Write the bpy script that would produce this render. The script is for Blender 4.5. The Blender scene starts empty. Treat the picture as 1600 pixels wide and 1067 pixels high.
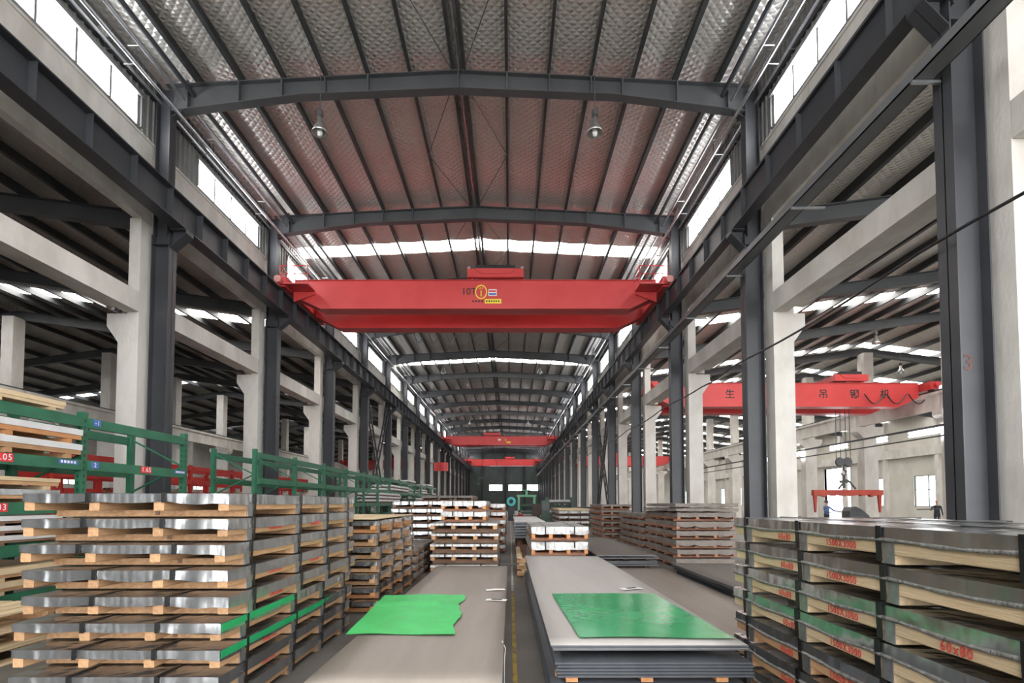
import bpy, bmesh, math, random
from mathutils import Matrix, Vector
R = math.radians
rnd = random.Random(7)
scene = bpy.context.scene
C = scene.collection

# ------------------------------------------------------------------ camera, world, exposure
F_PX = 802.0
TILT = math.atan(31.0 / F_PX)
cd = bpy.data.cameras.new('camera')
cd.sensor_width = 36.0
cd.lens = 36.0 * F_PX / 1600.0
cd.shift_x = 3.0 / 1600.0
cd.shift_y = (755.0 - 533.5) / 1600.0
cd.clip_start, cd.clip_end = 0.05, 400
cam = bpy.data.objects.new('camera', cd)
cam.location = (0, 0, 1.6)
cam.rotation_euler = (R(90) + TILT, 0, 0)
C.objects.link(cam)
scene.camera = cam

world = bpy.data.worlds.new('overcast_sky')
scene.world = world
world.use_nodes = True
wb = world.node_tree.nodes['Background']
wb.inputs['Color'].default_value = (0.97, 0.985, 1.0, 1)
wb.inputs['Strength'].default_value = 4.2

scene.view_settings.view_transform = 'Standard'
scene.view_settings.look = 'None'
scene.view_settings.gamma = 1.0
scene.view_settings.use_curve_mapping = False
scene.view_settings.exposure = 0.9
try:
    scene.cycles.use_denoising = True
    scene.cycles.max_bounces = 10
    scene.cycles.diffuse_bounces = 6
    scene.cycles.glossy_bounces = 4
    scene.cycles.transparent_max_bounces = 8
    scene.cycles.sample_clamp_indirect = 6.0
except Exception:
    pass
WIN_E, SKY_E, LAMP_E = 7.5, 8.0, 10.0

# ------------------------------------------------------------------ materials
MATS = {}
def _mat(name):
    m = bpy.data.materials.new(name); m.use_nodes = True
    MATS[name] = m
    nt = m.node_tree
    return m, nt, nt.nodes['Principled BSDF']
def ramp(nt, src, stops):
    r = nt.nodes.new('ShaderNodeValToRGB')
    el = r.color_ramp.elements
    while len(el) < len(stops): el.new(0.5)
    for e, (p, c) in zip(el, stops):
        e.position = p; e.color = (*c, 1)
    nt.links.new(src, r.inputs['Fac'])
    return r.outputs['Color']
def noise(nt, scale, detail=4, rough=0.55, coord='Object', stretch=None):
    tc = nt.nodes.new('ShaderNodeTexCoord')
    n = nt.nodes.new('ShaderNodeTexNoise')
    n.inputs['Scale'].default_value = scale
    n.inputs['Detail'].default_value = detail
    n.inputs['Roughness'].default_value = rough
    if stretch:
        mp = nt.nodes.new('ShaderNodeMapping'); mp.inputs['Scale'].default_value = stretch
        nt.links.new(tc.outputs[coord], mp.inputs['Vector']); nt.links.new(mp.outputs['Vector'], n.inputs['Vector'])
    else:
        nt.links.new(tc.outputs[coord], n.inputs['Vector'])
    return n.outputs['Fac']
def bump(nt, bsdf, src, strength, dist):
    b = nt.nodes.new('ShaderNodeBump')
    b.inputs['Strength'].default_value = strength; b.inputs['Distance'].default_value = dist
    nt.links.new(src, b.inputs['Height']); nt.links.new(b.outputs['Normal'], bsdf.inputs['Normal'])
def paint(name, c0, c1, rough=0.5, metal=0.0, scale=3.0, bmp=0.0, stretch=None, lo=0.35, hi=0.65, vary=0.0, bscale=None):
    m, nt, b = _mat(name)
    f = noise(nt, scale, stretch=stretch)
    col = ramp(nt, f, [(lo, c0), (hi, c1)])
    if vary:
        oi = nt.nodes.new('ShaderNodeObjectInfo')
        hs = nt.nodes.new('ShaderNodeHueSaturation')
        mr = nt.nodes.new('ShaderNodeMapRange')
        mr.inputs['To Min'].default_value = 1 - vary; mr.inputs['To Max'].default_value = 1 + vary
        nt.links.new(oi.outputs['Random'], mr.inputs['Value'])
        nt.links.new(mr.outputs['Result'], hs.inputs['Value']); nt.links.new(col, hs.inputs['Color'])
        col = hs.outputs['Color']
    nt.links.new(col, b.inputs['Base Color'])
    b.inputs['Roughness'].default_value = rough
    b.inputs['Metallic'].default_value = metal
    if bmp:
        bump(nt, b, noise(nt, bscale or scale * 4, stretch=stretch), bmp, 0.02)
    return m
def emit(name, col, e):
    m, nt, b = _mat(name)
    b.inputs['Base Color'].default_value = (*col, 1)
    b.inputs['Emission Color'].default_value = (*col, 1)
    b.inputs['Emission Strength'].default_value = e
    return m

paint('steel_dark', (0.038, 0.040, 0.046), (0.052, 0.054, 0.061), 0.45, 0.0, 1.2)
paint('rafter_grey', (0.070, 0.073, 0.077), (0.088, 0.091, 0.095), 0.5, 0.0, 1.0)
paint('purlin_dark', (0.035, 0.038, 0.040), (0.055, 0.058, 0.060), 0.55, 0.0, 1.0)
paint('concrete_white', (0.57, 0.535, 0.49), (0.72, 0.69, 0.645), 0.85, 0, 1.6, 0.25, (1, 1, 0.45), bscale=22)
paint('concrete_grey', (0.33, 0.325, 0.315), (0.42, 0.41, 0.395), 0.9, 0, 2.2, 0.2, bscale=25)
paint('wall_cream', (0.60, 0.565, 0.50), (0.70, 0.67, 0.61), 0.85, 0, 0.6)
paint('wall_green_grey', (0.10, 0.13, 0.12), (0.14, 0.17, 0.16), 0.7, 0, 0.8)
paint('cladding_grey', (0.20, 0.20, 0.195), (0.27, 0.27, 0.26), 0.45, 0.3, 1.5)
paint('floor_concrete', (0.085, 0.078, 0.070), (0.15, 0.14, 0.128), 0.5, 0, 0.7, 0.15, bscale=9)
paint('line_yellow', (0.14, 0.11, 0.06), (0.42, 0.29, 0.05), 0.7, 0, 9, lo=0.3, hi=0.55)
paint('line_white', (0.35, 0.34, 0.32), (0.55, 0.54, 0.52), 0.7, 0, 6)
paint('crane_red', (0.58, 0.050, 0.050), (0.64, 0.066, 0.064), 0.38, 0, 0.8)
paint('crane_red_dull', (0.36, 0.045, 0.030), (0.46, 0.065, 0.04), 0.55, 0, 2.0)
paint('rack_green', (0.018, 0.105, 0.055), (0.028, 0.150, 0.080), 0.45, 0, 3.0)
paint('rack_red', (0.42, 0.022, 0.018), (0.55, 0.035, 0.025), 0.5, 0, 2.0)
paint('black', (0.012, 0.012, 0.013), (0.022, 0.022, 0.024), 0.4, 0, 5)
paint('strap_black', (0.010, 0.010, 0.011), (0.02, 0.02, 0.02), 0.35, 0.2, 8)
paint('pipe_galv', (0.42, 0.43, 0.45), (0.6, 0.61, 0.63), 0.28, 0.85, 4)
paint('plate_galv', (0.30, 0.31, 0.32), (0.48, 0.49, 0.50), 0.35, 0.8, 12)
paint('film_green', (0.030, 0.45, 0.10), (0.045, 0.55, 0.14), 0.42, 0, 3, 0.2, bscale=6)
paint('film_green_dark', (0.018, 0.30, 0.10), (0.03, 0.36, 0.13), 0.16, 0, 3, 0.15, bscale=5)
paint('sheet_white', (0.62, 0.62, 0.62), (0.74, 0.74, 0.74), 0.4, 0.2, 3)
paint('paper', (0.72, 0.71, 0.68), (0.82, 0.81, 0.78), 0.8, 0, 5)
paint('ink_red', (0.50, 0.035, 0.03), (0.62, 0.06, 0.05), 0.8, 0, 40)
paint('ink_black', (0.02, 0.015, 0.015), (0.035, 0.03, 0.03), 0.6, 0, 5)
paint('ink_white', (0.75, 0.75, 0.75), (0.8, 0.8, 0.8), 0.6, 0, 5)
paint('ink_rust', (0.10, 0.05, 0.045), (0.14, 0.07, 0.06), 0.7, 0, 5)
paint('label_yellow', (0.85, 0.66, 0.04), (0.9, 0.72, 0.06), 0.5, 0, 5)
paint('label_red', (0.62, 0.02, 0.03), (0.7, 0.03, 0.04), 0.4, 0, 5)
paint('label_blue', (0.05, 0.12, 0.40), (0.07, 0.15, 0.46), 0.4, 0, 5)
paint('machine_green', (0.025, 0.055, 0.040), (0.04, 0.08, 0.06), 0.5, 0, 2)
paint('machine_light_green', (0.16, 0.42, 0.24), (0.2, 0.5, 0.3), 0.5, 0, 2)
paint('turquoise', (0.06, 0.50, 0.52), (0.08, 0.58, 0.6), 0.45, 0, 3)
paint('brown_box', (0.055, 0.040, 0.034), (0.08, 0.06, 0.05), 0.7, 0, 2)
paint('tray_grey', (0.115, 0.12, 0.125), (0.15, 0.155, 0.16), 0.5, 0.1, 1.5)
paint('cloth_blue', (0.10, 0.16, 0.32), (0.14, 0.2, 0.38), 0.9, 0, 8)
paint('cloth_dark', (0.03, 0.03, 0.04), (0.05, 0.05, 0.06), 0.9, 0, 8)
paint('cloth_red', (0.38, 0.03, 0.06), (0.46, 0.04, 0.08), 0.9, 0, 8)
paint('skin', (0.45, 0.27, 0.19), (0.5, 0.3, 0.21), 0.6, 0, 8)
paint('hair', (0.02, 0.016, 0.014), (0.03, 0.025, 0.02), 0.6, 0, 20)
paint('helmet', (0.55, 0.22, 0.2), (0.6, 0.26, 0.24), 0.4, 0, 5)
paint('lamp_alu', (0.5, 0.5, 0.48), (0.62, 0.62, 0.6), 0.3, 0.8, 6)
paint('bulb_glass', (0.8, 0.8, 0.78), (0.86, 0.86, 0.84), 0.2, 0, 6)
paint('bark', (0.10, 0.07, 0.05), (0.16, 0.11, 0.08), 0.9, 0, 8)
paint('leaf', (0.05, 0.16, 0.03), (0.12, 0.30, 0.07), 0.7, 0, 2)
paint('yard_ground', (0.42, 0.41, 0.39), (0.5, 0.49, 0.47), 0.9, 0, 0.4)
def wood(name, c0, c1, vary=0.18):
    return paint(name, c0, c1, 0.75, 0, 5.0, 0.3, (6, 0.8, 9), 0.25, 0.75, vary, bscale=14)
wood('wood_tan', (0.36, 0.195, 0.095), (0.56, 0.335, 0.175))
wood('wood_pale', (0.55, 0.40, 0.23), (0.70, 0.55, 0.36))
wood('wood_orange', (0.50, 0.21, 0.08), (0.66, 0.33, 0.14))
wood('wood_brown', (0.17, 0.095, 0.06), (0.28, 0.16, 0.10))
wood('wood_board', (0.58, 0.43, 0.25), (0.66, 0.52, 0.34))
wood('wood_red', (0.34, 0.15, 0.09), (0.47, 0.23, 0.14))
# bare steel plates: brushed, brownish grey
def plate_mat(name, c0, c1, rough, metal):
    m, nt, b = _mat(name)
    f = noise(nt, 1.2, 5, 0.6, stretch=(3.0, 0.35, 1))
    nt.links.new(ramp(nt, f, [(0.3, c0), (0.7, c1)]), b.inputs['Base Color'])
    b.inputs['Roughness'].default_value = rough; b.inputs['Metallic'].default_value = metal
    bump(nt, b, noise(nt, 2.2, 2, stretch=(1, 0.5, 1)), 0.05, 0.05)
plate_mat('plate_brown', (0.255, 0.220, 0.190), (0.315, 0.275, 0.240), 0.42, 0.15)
plate_mat('plate_light', (0.40, 0.375, 0.355), (0.47, 0.445, 0.425), 0.42, 0.15)
plate_mat('plate_dark', (0.15, 0.135, 0.12), (0.20, 0.18, 0.16), 0.45, 0.15)
plate_mat('plate_edge', (0.075, 0.082, 0.095), (0.11, 0.118, 0.13), 0.4, 0.4)
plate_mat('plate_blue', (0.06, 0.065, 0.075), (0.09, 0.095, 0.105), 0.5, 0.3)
# crinkled metal wraps
def wrap_mat(name, c0, c1, rough, metal, bs, bscale):
    m, nt, b = _mat(name)
    f = noise(nt, 2.0, 3)
    nt.links.new(ramp(nt, f, [(0.3, c0), (0.7, c1)]), b.inputs['Base Color'])
    b.inputs['Roughness'].default_value = rough; b.inputs['Metallic'].default_value = metal
    bump(nt, b, noise(nt, bscale, 2, 0.45, stretch=(1.6, 1.6, 0.6)), bs, 0.06)
wrap_mat('wrap_galv', (0.36, 0.37, 0.38), (0.52, 0.53, 0.535), 0.24, 0.88, 0.5, 3.6)
wrap_mat('wrap_dark', (0.36, 0.365, 0.365), (0.60, 0.605, 0.60), 0.18, 0.9, 0.6, 3.0)
wrap_mat('wrap_white', (0.44, 0.435, 0.425), (0.60, 0.595, 0.58), 0.42, 0.25, 1.0, 7)
wrap_mat('wrap_paper', (0.17, 0.145, 0.125), (0.25, 0.215, 0.19), 0.75, 0.0, 0.5, 7)
wrap_mat('film_grey', (0.17, 0.17, 0.16), (0.27, 0.27, 0.255), 0.35, 0.2, 0.6, 14)
# quilted foil under the roof
def foil(name, c0, c1, metal, rough):
    m, nt, b = _mat(name)
    tc = nt.nodes.new('ShaderNodeTexCoord')
    hts = []
    for ang in (48, -48):
        mp = nt.nodes.new('ShaderNodeMapping'); mp.inputs['Rotation'].default_value = (0, 0, R(ang))
        w = nt.nodes.new('ShaderNodeTexWave'); w.wave_type = 'BANDS'; w.bands_direction = 'X'
        w.inputs['Scale'].default_value = 2.1; w.inputs['Distortion'].default_value = 1.4
        w.inputs['Detail'].default_value = 1.0; w.inputs['Detail Scale'].default_value = 1.3
        nt.links.new(tc.outputs['Object'], mp.inputs['Vector']); nt.links.new(mp.outputs['Vector'], w.inputs['Vector'])
        hts.append(w.outputs['Fac'])
    mn = nt.nodes.new('ShaderNodeMath'); mn.operation = 'MINIMUM'
    nt.links.new(hts[0], mn.inputs[0]); nt.links.new(hts[1], mn.inputs[1])
    n = noise(nt, 0.9, 3)
    ad = nt.nodes.new('ShaderNodeMath'); ad.operation = 'MULTIPLY_ADD'; ad.inputs[1].default_value = 1.5
    nt.links.new(n, ad.inputs[0]); nt.links.new(mn.outputs[0], ad.inputs[2])
    bump(nt, b, ad.outputs[0], 0.45, 0.05)
    nt.links.new(ramp(nt, noise(nt, 0.35, 3), [(0.35, c0), (0.65, c1)]), b.inputs['Base Color'])
    b.inputs['Metallic'].default_value = metal; b.inputs['Roughness'].default_value = rough
foil('foil_quilt', (0.74, 0.70, 0.66), (0.82, 0.79, 0.75), 0.42, 0.36)
foil('foil_side_shaded', (0.40, 0.38, 0.35), (0.48, 0.46, 0.43), 0.3, 0.45)  # same lining as the right hall, with the left hall's shade put into colour
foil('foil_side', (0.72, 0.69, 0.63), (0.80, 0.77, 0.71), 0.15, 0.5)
emit('window_lit', (0.95, 0.97, 1.0), WIN_E)
emit('skylight_lit', (1.0, 0.97, 0.92), SKY_E)
emit('tube_lit', (0.95, 0.98, 1.0), LAMP_E)
m, nt, b = _mat('glass_clear')
tr = nt.nodes.new('ShaderNodeBsdfTransparent'); mx = nt.nodes.new('ShaderNodeMixShader')
tr.inputs['Color'].default_value = (0.92, 0.96, 0.95, 1)
mx.inputs['Fac'].default_value = 0.10
b.inputs['Roughness'].default_value = 0.05
nt.links.new(tr.outputs[0], mx.inputs[1]); nt.links.new(b.outputs[0], mx.inputs[2])
nt.links.new(mx.outputs[0], nt.nodes['Material Output'].inputs['Surface'])

# ------------------------------------------------------------------ helpers
class MB:
    def __init__(s): s.v, s.f = [], []
    def add(s, vs, fs):
        o = len(s.v); s.v += [tuple(p) for p in vs]; s.f += [tuple(i + o for i in q) for q in fs]; return s
    def box(s, x0, x1, y0, y1, z0, z1):
        return s.add([(x0,y0,z0),(x1,y0,z0),(x1,y1,z0),(x0,y1,z0),(x0,y0,z1),(x1,y0,z1),(x1,y1,z1),(x0,y1,z1)],
                     [(0,3,2,1),(4,5,6,7),(0,1,5,4),(1,2,6,5),(2,3,7,6),(3,0,4,7)])
    def prism(s, poly, axis, a, b):
        """closed polygon (2 coordinates) swept along an axis; axis y: poly is (x, z), axis x: (y, z), axis z: (x, y)"""
        def P(p, t):
            return {'y': (p[0], t, p[1]), 'x': (t, p[0], p[1]), 'z': (p[0], p[1], t)}[axis]
        n = len(poly)
        vs = [P(p, a) for p in poly] + [P(p, b) for p in poly]
        fs = [tuple(range(n)), tuple(range(2*n-1, n-1, -1))]
        fs += [(i, n+i, n+(i+1) % n, (i+1) % n) for i in range(n)]
        return s.add(vs, fs)
    def tube(s, pts, r, n=8, cap=True):
        rings = []
        for i, p in enumerate(pts):
            p = Vector(p)
            d = (Vector(pts[min(i+1, len(pts)-1)]) - Vector(pts[max(i-1, 0)])).normalized()
            u = d.cross(Vector((0, 0, 1)))
            if u.length < 1e-4: u = Vector((1, 0, 0))
            u.normalize(); w = d.cross(u)
            rr = r[i] if isinstance(r, (list, tuple)) else r
            rings.append([p + u*rr*math.cos(2*math.pi*k/n) + w*rr*math.sin(2*math.pi*k/n) for k in range(n)])
        vs = [q for g in rings for q in g]; fs = []
        for i in range(len(pts)-1):
            for k in range(n):
                a, b_ = i*n+k, i*n+(k+1) % n
                fs.append((a, b_, b_+n, a+n))
        if cap:
            fs.append(tuple(range(n-1, -1, -1))); fs.append(tuple(range((len(pts)-1)*n, len(pts)*n)))
        return s.add(vs, fs)
    def lathe(s, prof, n=16, c=(0, 0, 0)):
        vs, fs = [], []
        for (r, z) in prof:
            vs += [(c[0]+r*math.cos(2*math.pi*k/n), c[1]+r*math.sin(2*math.pi*k/n), c[2]+z) for k in range(n)]
        for i in range(len(prof)-1):
            for k in range(n):
                a, b_ = i*n+k, i*n+(k+1) % n
                fs.append((a, b_, b_+n, a+n))
        return s.add(vs, fs)
    def bar(s, p0, p1, w, h):
        """square bar between two points"""
        p0, p1 = Vector(p0), Vector(p1); d = (p1-p0).normalized()
        u = d.cross(Vector((0, 0, 1)))
        if u.length < 1e-4: u = Vector((1, 0, 0))
        u.normalize(); t = u.cross(d)
        vs = [p + u*a*w/2 + t*b_*h/2 for p in (p0, p1) for a, b_ in ((-1,-1),(1,-1),(1,1),(-1,1))]
        return s.add(vs, [(0,3,2,1),(4,5,6,7),(0,1,5,4),(1,2,6,5),(2,3,7,6),(3,0,4,7)])
    def mesh(s, name, mat, smooth=False):
        me = bpy.data.meshes.new(name)
        me.from_pydata(s.v, [], s.f); me.update()
        bm = bmesh.new(); bm.from_mesh(me); bmesh.ops.recalc_face_normals(bm, faces=bm.faces); bm.to_mesh(me); bm.free()
        for mm in (mat if isinstance(mat, (list, tuple)) else [mat]): me.materials.append(MATS[mm])
        if smooth:
            me.polygons.foreach_set('use_smooth', [True]*len(me.polygons))
        return me
    def build(s, name, mat, parent=None, loc=(0, 0, 0), smooth=False):
        return inst(name, s.mesh(name, mat, smooth), parent, loc)
def inst(name, me, parent=None, loc=(0, 0, 0), rz=0):
    o = bpy.data.objects.new(name, me); C.objects.link(o)
    o.parent = parent; o.location = loc
    if rz: o.rotation_euler = (0, 0, rz)
    return o
def empty(name, loc=(0, 0, 0), rz=0):
    o = bpy.data.objects.new(name, None); C.objects.link(o)
    o.location = loc; o.rotation_euler = (0, 0, rz); o.empty_display_size = 0.2
    return o
def tag(o, label, cat=None, group=None, kind=None):
    o['label'] = label
    if cat: o['category'] = cat
    if group: o['group'] = group
    if kind: o['kind'] = kind
    return o
def struct(o, label, group=None): return tag(o, label, None, group, 'structure')
FACE = {'-y': Matrix(((1,0,0),(0,0,-1),(0,1,0))), '+x': Matrix(((0,0,1),(1,0,0),(0,1,0))), '-x': Matrix(((0,0,-1),(-1,0,0),(0,1,0)))}
LET = {}
def letters(txt, size, mat, parent, loc, face='-y', name='lettering', squash=1.0, bold=0.014):
    key = (txt, size, mat)
    if key not in LET: LET[key] = letter_mesh(txt, size, mat, name, bold if size > 0.2 else 0.0)
    o = bpy.data.objects.new(name, LET[key]); C.objects.link(o); o.parent = parent
    mtx = FACE[face].to_4x4(); mtx.translation = loc
    o.matrix_local = mtx @ Matrix.Diagonal((squash, 1, 1, 1))
    return o
def letter_mesh(txt, size, mat, name, bold):
    cu = bpy.data.curves.new(name, 'FONT'); cu.body = txt; cu.size = size
    cu.align_x = 'CENTER'; cu.align_y = 'CENTER'; cu.extrude = 0.0012; cu.resolution_u = 3
    cu.materials.append(MATS[mat])
    cu.offset = size*bold; cu.space_character = 1.0 if size > 0.2 else 1.18
    tmp = bpy.data.objects.new(name, cu); C.objects.link(tmp)
    me = bpy.data.meshes.new_from_object(tmp.evaluated_get(bpy.context.evaluated_depsgraph_get()))
    bpy.data.objects.remove(tmp)
    return me
ORD = ['first', 'second', 'third', 'fourth', 'fifth', 'sixth', 'seventh', 'eighth', 'ninth', 'tenth', 'eleventh', 'twelfth',
       'thirteenth', 'fourteenth', 'fifteenth', 'sixteenth', 'seventeenth', 'eighteenth', 'nineteenth', 'twentieth',
       'twenty-first', 'twenty-second', 'twenty-third', 'twenty-fourth']

# ------------------------------------------------------------------ main dimensions
XC = -1.33                       # centre line of the main hall
COL_IN, COL_OUT = 7.23, 7.68     # steel columns, from the centre line
WALL_IN = 7.80                   # clerestory wall
Y0, Y1 = -11.2, 108.8
COLY = [6.8 + 6*k for k in range(18)]
BAYY = [Y0 + 6*k for k in range(20)]
SKYL = [4.0 + 18*k for k in range(6)]       # transverse rooflights
SIDES = ((-1, 'left'), (1, 'right'))
def sx(side, d): return XC + side*d

# ------------------------------------------------------------------ floor and yard
fl = MB().box(-38.2, 36.2, Y0, Y1+0.3, -0.2, 0.0).build('floor', 'floor_concrete')
struct(fl, 'worn grey-brown concrete floor of the hall')
for a, b_ in ((1.5, 4.3), (4.45, 9.2), (9.4, 13.2), (13.6, 22), (22.5, 34), (35, 60)):
    MB().box(0.025, 0.068, a, b_, 0.0, 0.003).build('floor_marking', 'line_yellow' if a < 9.3 else 'line_white', fl)
MB().box(-0.45, 0.32, 13.55, 13.68, 0, 0.003).build('floor_marking', 'line_white', fl)
yd = MB().box(-90, 90, -60, 140, -0.5, -0.22).build('ground', 'yard_ground')
struct(yd, 'pale concrete yard outside the hall')

# ------------------------------------------------------------------ main roof
RIDGE_Z, SLOPE = 12.92, 0.052
def deck_z(d): return RIDGE_Z - SLOPE*abs(d)
PUR = [0.16, 1.25, 2.33, 3.41, 4.49, 5.57, 6.65, 7.55]
cuts = [Y0] + [q for s in SKYL for q in (s-0.5, s+0.5)] + [Y1]
ceil = MB()
for i in range(0, len(cuts), 2):
    a, b_ = cuts[i], cuts[i+1]
    for side in (-1, 1):
        xs = []
        for p, q in zip([0.0] + PUR, PUR + [7.95]):
            for t in (0.0, 0.12, 0.5, 0.88):
                d = p + (q-p)*t
                xs.append((d, deck_z(d) - (0.0 if t == 0 else (0.02 if t != 0.5 else 0.05))))
        xs.append((7.95, deck_z(7.95)))
        ny = max(2, int((b_-a)/1.0))
        vs, fs = [], []
        for j in range(ny+1):
            y = a + (b_-a)*j/ny
            vs += [(sx(side, d), y, z - 0.012*(j % 2)) for d, z in xs]
        n = len(xs)
        for j in range(ny):
            for k in range(n-1):
                fs.append((j*n+k, j*n+k+1, (j+1)*n+k+1, (j+1)*n+k))
        ceil.add(vs, fs)
for side in (-1, 1):       # outer roof skin
    for i in range(0, len(cuts), 2):
        ceil.add([(sx(side, 0), cuts[i], RIDGE_Z+0.1), (sx(side, 8.2), cuts[i], deck_z(8.2)+0.1),
                  (sx(side, 8.2), cuts[i+1], deck_z(8.2)+0.1), (sx(side, 0), cuts[i+1], RIDGE_Z+0.1)], [(0, 1, 2, 3)])
ceiling = ceil.build('ceiling', 'foil_quilt', smooth=False)
struct(ceiling, 'low pitched roof lined with quilted silver foil between dark purlins')
sky_me = {}
for s in SKYL:
    for side in (-1, 1):
        for k, (p, q) in enumerate(zip(PUR[:-1], PUR[1:])):
            key = (k, side)
            if key not in sky_me:
                sky_me[key] = MB().prism([(side*(p+0.05), deck_z(p+0.05)), (side*(q-0.05), deck_z(q-0.05)),
                                          (side*(q-0.05), deck_z(q-0.05)+0.03), (side*(p+0.05), deck_z(p+0.05)+0.03)], 'y', -0.5, 0.5).mesh('skylight_pane', 'skylight_lit')
            inst('skylight_pane', sky_me[key], ceiling, (XC, s, 0))
pm = {}
for y in BAYY:
    for side in (-1, 1):
        for d in PUR[:-1]:
            if y+6 < 5: continue
            key = (side, d)
            if key not in pm:
                z = deck_z(d)
                w = 0.045 if d < 5.5 else 0.075
                pm[key] = (MB().box(-w/2, w/2, 0.0, 5.99, z-0.235, z-0.02)
                           .box(-w/2-0.03*(side > 0), w/2+0.03*(side < 0), 0.0, 5.99, z-0.25, z-0.233)).mesh('purlin', 'purlin_dark')
            inst('purlin', pm[key], ceiling, (sx(side, d), y, 0))
# rafters: tapered I beams
def rafter_mesh():
    m = MB(); T = 0.006; FW = 0.125
    for side in (-1, 1):
        top = [(0, RIDGE_Z-0.26), (7.45, deck_z(7.45)-0.26)]
        bot = [(0, 12.20), (4.0, 12.03), (7.3, 11.60)]
        web = [(side*d, z) for d, z in top] + [(side*d, z) for d, z in reversed(bot)]
        m.prism(web, 'y', -T, T)
        for ln in (top, bot):
            for (a, za), (b_, zb) in zip(ln[:-1], ln[1:]):
                m.prism([(side*a, za), (side*b_, zb), (side*b_, zb-0.02), (side*a, za-0.02)], 'y', -FW, FW)
    m.box(-0.015, 0.015, -FW, FW, 12.18, RIDGE_Z-0.27)
    return m.mesh('rafter', 'rafter_grey')
raf_me = rafter_mesh()
stiff = {}
for y in COLY:
    r_ = inst('rafter', raf_me, ceiling, (XC, y, 0))
    if y > 45: continue
    for d in (-6.9, -5.6, -4.5, -3.4, -2.3, 1.25, 2.33, 3.4, 4.2, 5.6, 6.9):
        ad = abs(d)
        zb = 12.20 - 0.17*min(ad, 4)/4 - 0.43*max(0, ad-4)/3.3
        if d not in stiff:
            stiff[d] = MB().box(d-0.02, d+0.02, -0.13, -0.012, zb-0.02, deck_z(d)-0.18).mesh('stiffener', 'rafter_grey')
        inst('stiffener', stiff[d], r_)
# ridge strut and rods
for y in BAYY[3:14]:
    z = RIDGE_Z-0.30
    mm = MB()
    for a, b_ in (((0.1, 0), (1.25, 2.9)), ((1.25, 2.9), (0.1, 5.8)), ((-0.1, 0), (-1.25, 2.9)), ((-1.25, 2.9), (-0.1, 5.8))):
        mm.tube([(a[0], a[1], z-0.02), (b_[0], b_[1], z-0.06)], 0.012, 5)
    mm.build('brace_rod', 'rafter_grey', ceiling, (XC, y+0.1, 0))
    MB().tube([(0, 0, z+0.07), (0, 5.8, z+0.07)], 0.035, 6).build('ridge_pipe', 'pipe_galv', ceiling, (XC+0.02, y+0.1, 0))

# ------------------------------------------------------------------ clerestory walls
ribs = MB()
y = 0.0
while y < 5.98:
    inwin = 1.75 < y+0.1 < 5.5            # window within the bay, counted from the column
    for z0, z1 in (((11.66, 12.50),) if inwin else ((10.76, 12.50),)):
        ribs.add([(0, y, z0), (0, y+0.13, z0), (-0.035, y+0.15, z0), (-0.035, y+0.18, z0), (0, y+0.2, z0),
                  (0, y, z1), (0, y+0.13, z1), (-0.035, y+0.15, z1), (-0.035, y+0.18, z1), (0, y+0.2, z1)],
                 [(0, 1, 6, 5), (1, 2, 7, 6), (2, 3, 8, 7), (3, 4, 9, 8)])
    y += 0.2
clad_me = ribs.mesh('cladding', 'cladding_grey')
pane_me = MB().box(-0.01, 0.01, 0.02, 0.895, 0.02, 0.755).mesh('pane', 'window_lit')
frm = MB()
frm.box(-0.05, 0.05, -0.035, 3.74, -0.09, 0.02).box(-0.13, 0.13, -0.06, 3.78, 0.755, 0.84)
for k in range(5): frm.box(-0.045 if 0 < k < 4 else -0.1, 0.045 if 0 < k < 4 else 0.1, k*0.93-0.035, k*0.93+0.02, 0.0, 0.78)
frm_me = frm.mesh('window_frame', 'cladding_grey')
girt_me = MB().box(-0.06, 0.0, 0.0, 6.0, 11.86, 11.98).mesh('girt', 'steel_dark')
wn = 0
WALLS = {}
for side, nm in SIDES:
    w = empty('wall_'+nm, (sx(side, WALL_IN), 0, 0)); WALLS[nm] = w
    struct(w, 'clerestory wall on the %s above the crane girder, concrete band and ribbed cladding' % nm)
    wmesh = {}
    segs = 1 if side < 0 else 3
    pl = MB().box(0, side*0.05, 0.012, 6/segs-0.012, 8.67, 10.70).box(side*0.05, side*0.22, 0.0, 6/segs, 8.68, 10.75)
    pl.box(-side*0.03, side*0.22, 0.0, 6/segs, 10.70, 10.76)
    pme = pl.mesh('spandrel_panel', 'concrete_white')
    for y in BAYY:
        for k in range(segs):
            inst('spandrel_panel', pme, w, (0, y+6*k/segs, 0))
        c = inst('cladding', clad_me, w, (0, y, 0))
        if side < 0: c.scale = (-1, 1, 1)
        inst('girt', girt_me, w, (0.0 if side > 0 else 0.06, y, 0))
        wn += 1
        win = empty('window_%d' % wn, (sx(side, WALL_IN)+side*0.05, y+1.80, 10.85))
        struct(win, '%s clerestory window from the camera end in the wall on the %s, four bright panes' % (ORD[BAYY.index(y)], nm), 'clerestory windows')
        for k in range(4): inst('pane', pane_me, win, (0, k*0.93, 0))
        inst('window_frame', frm_me, win)
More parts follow.
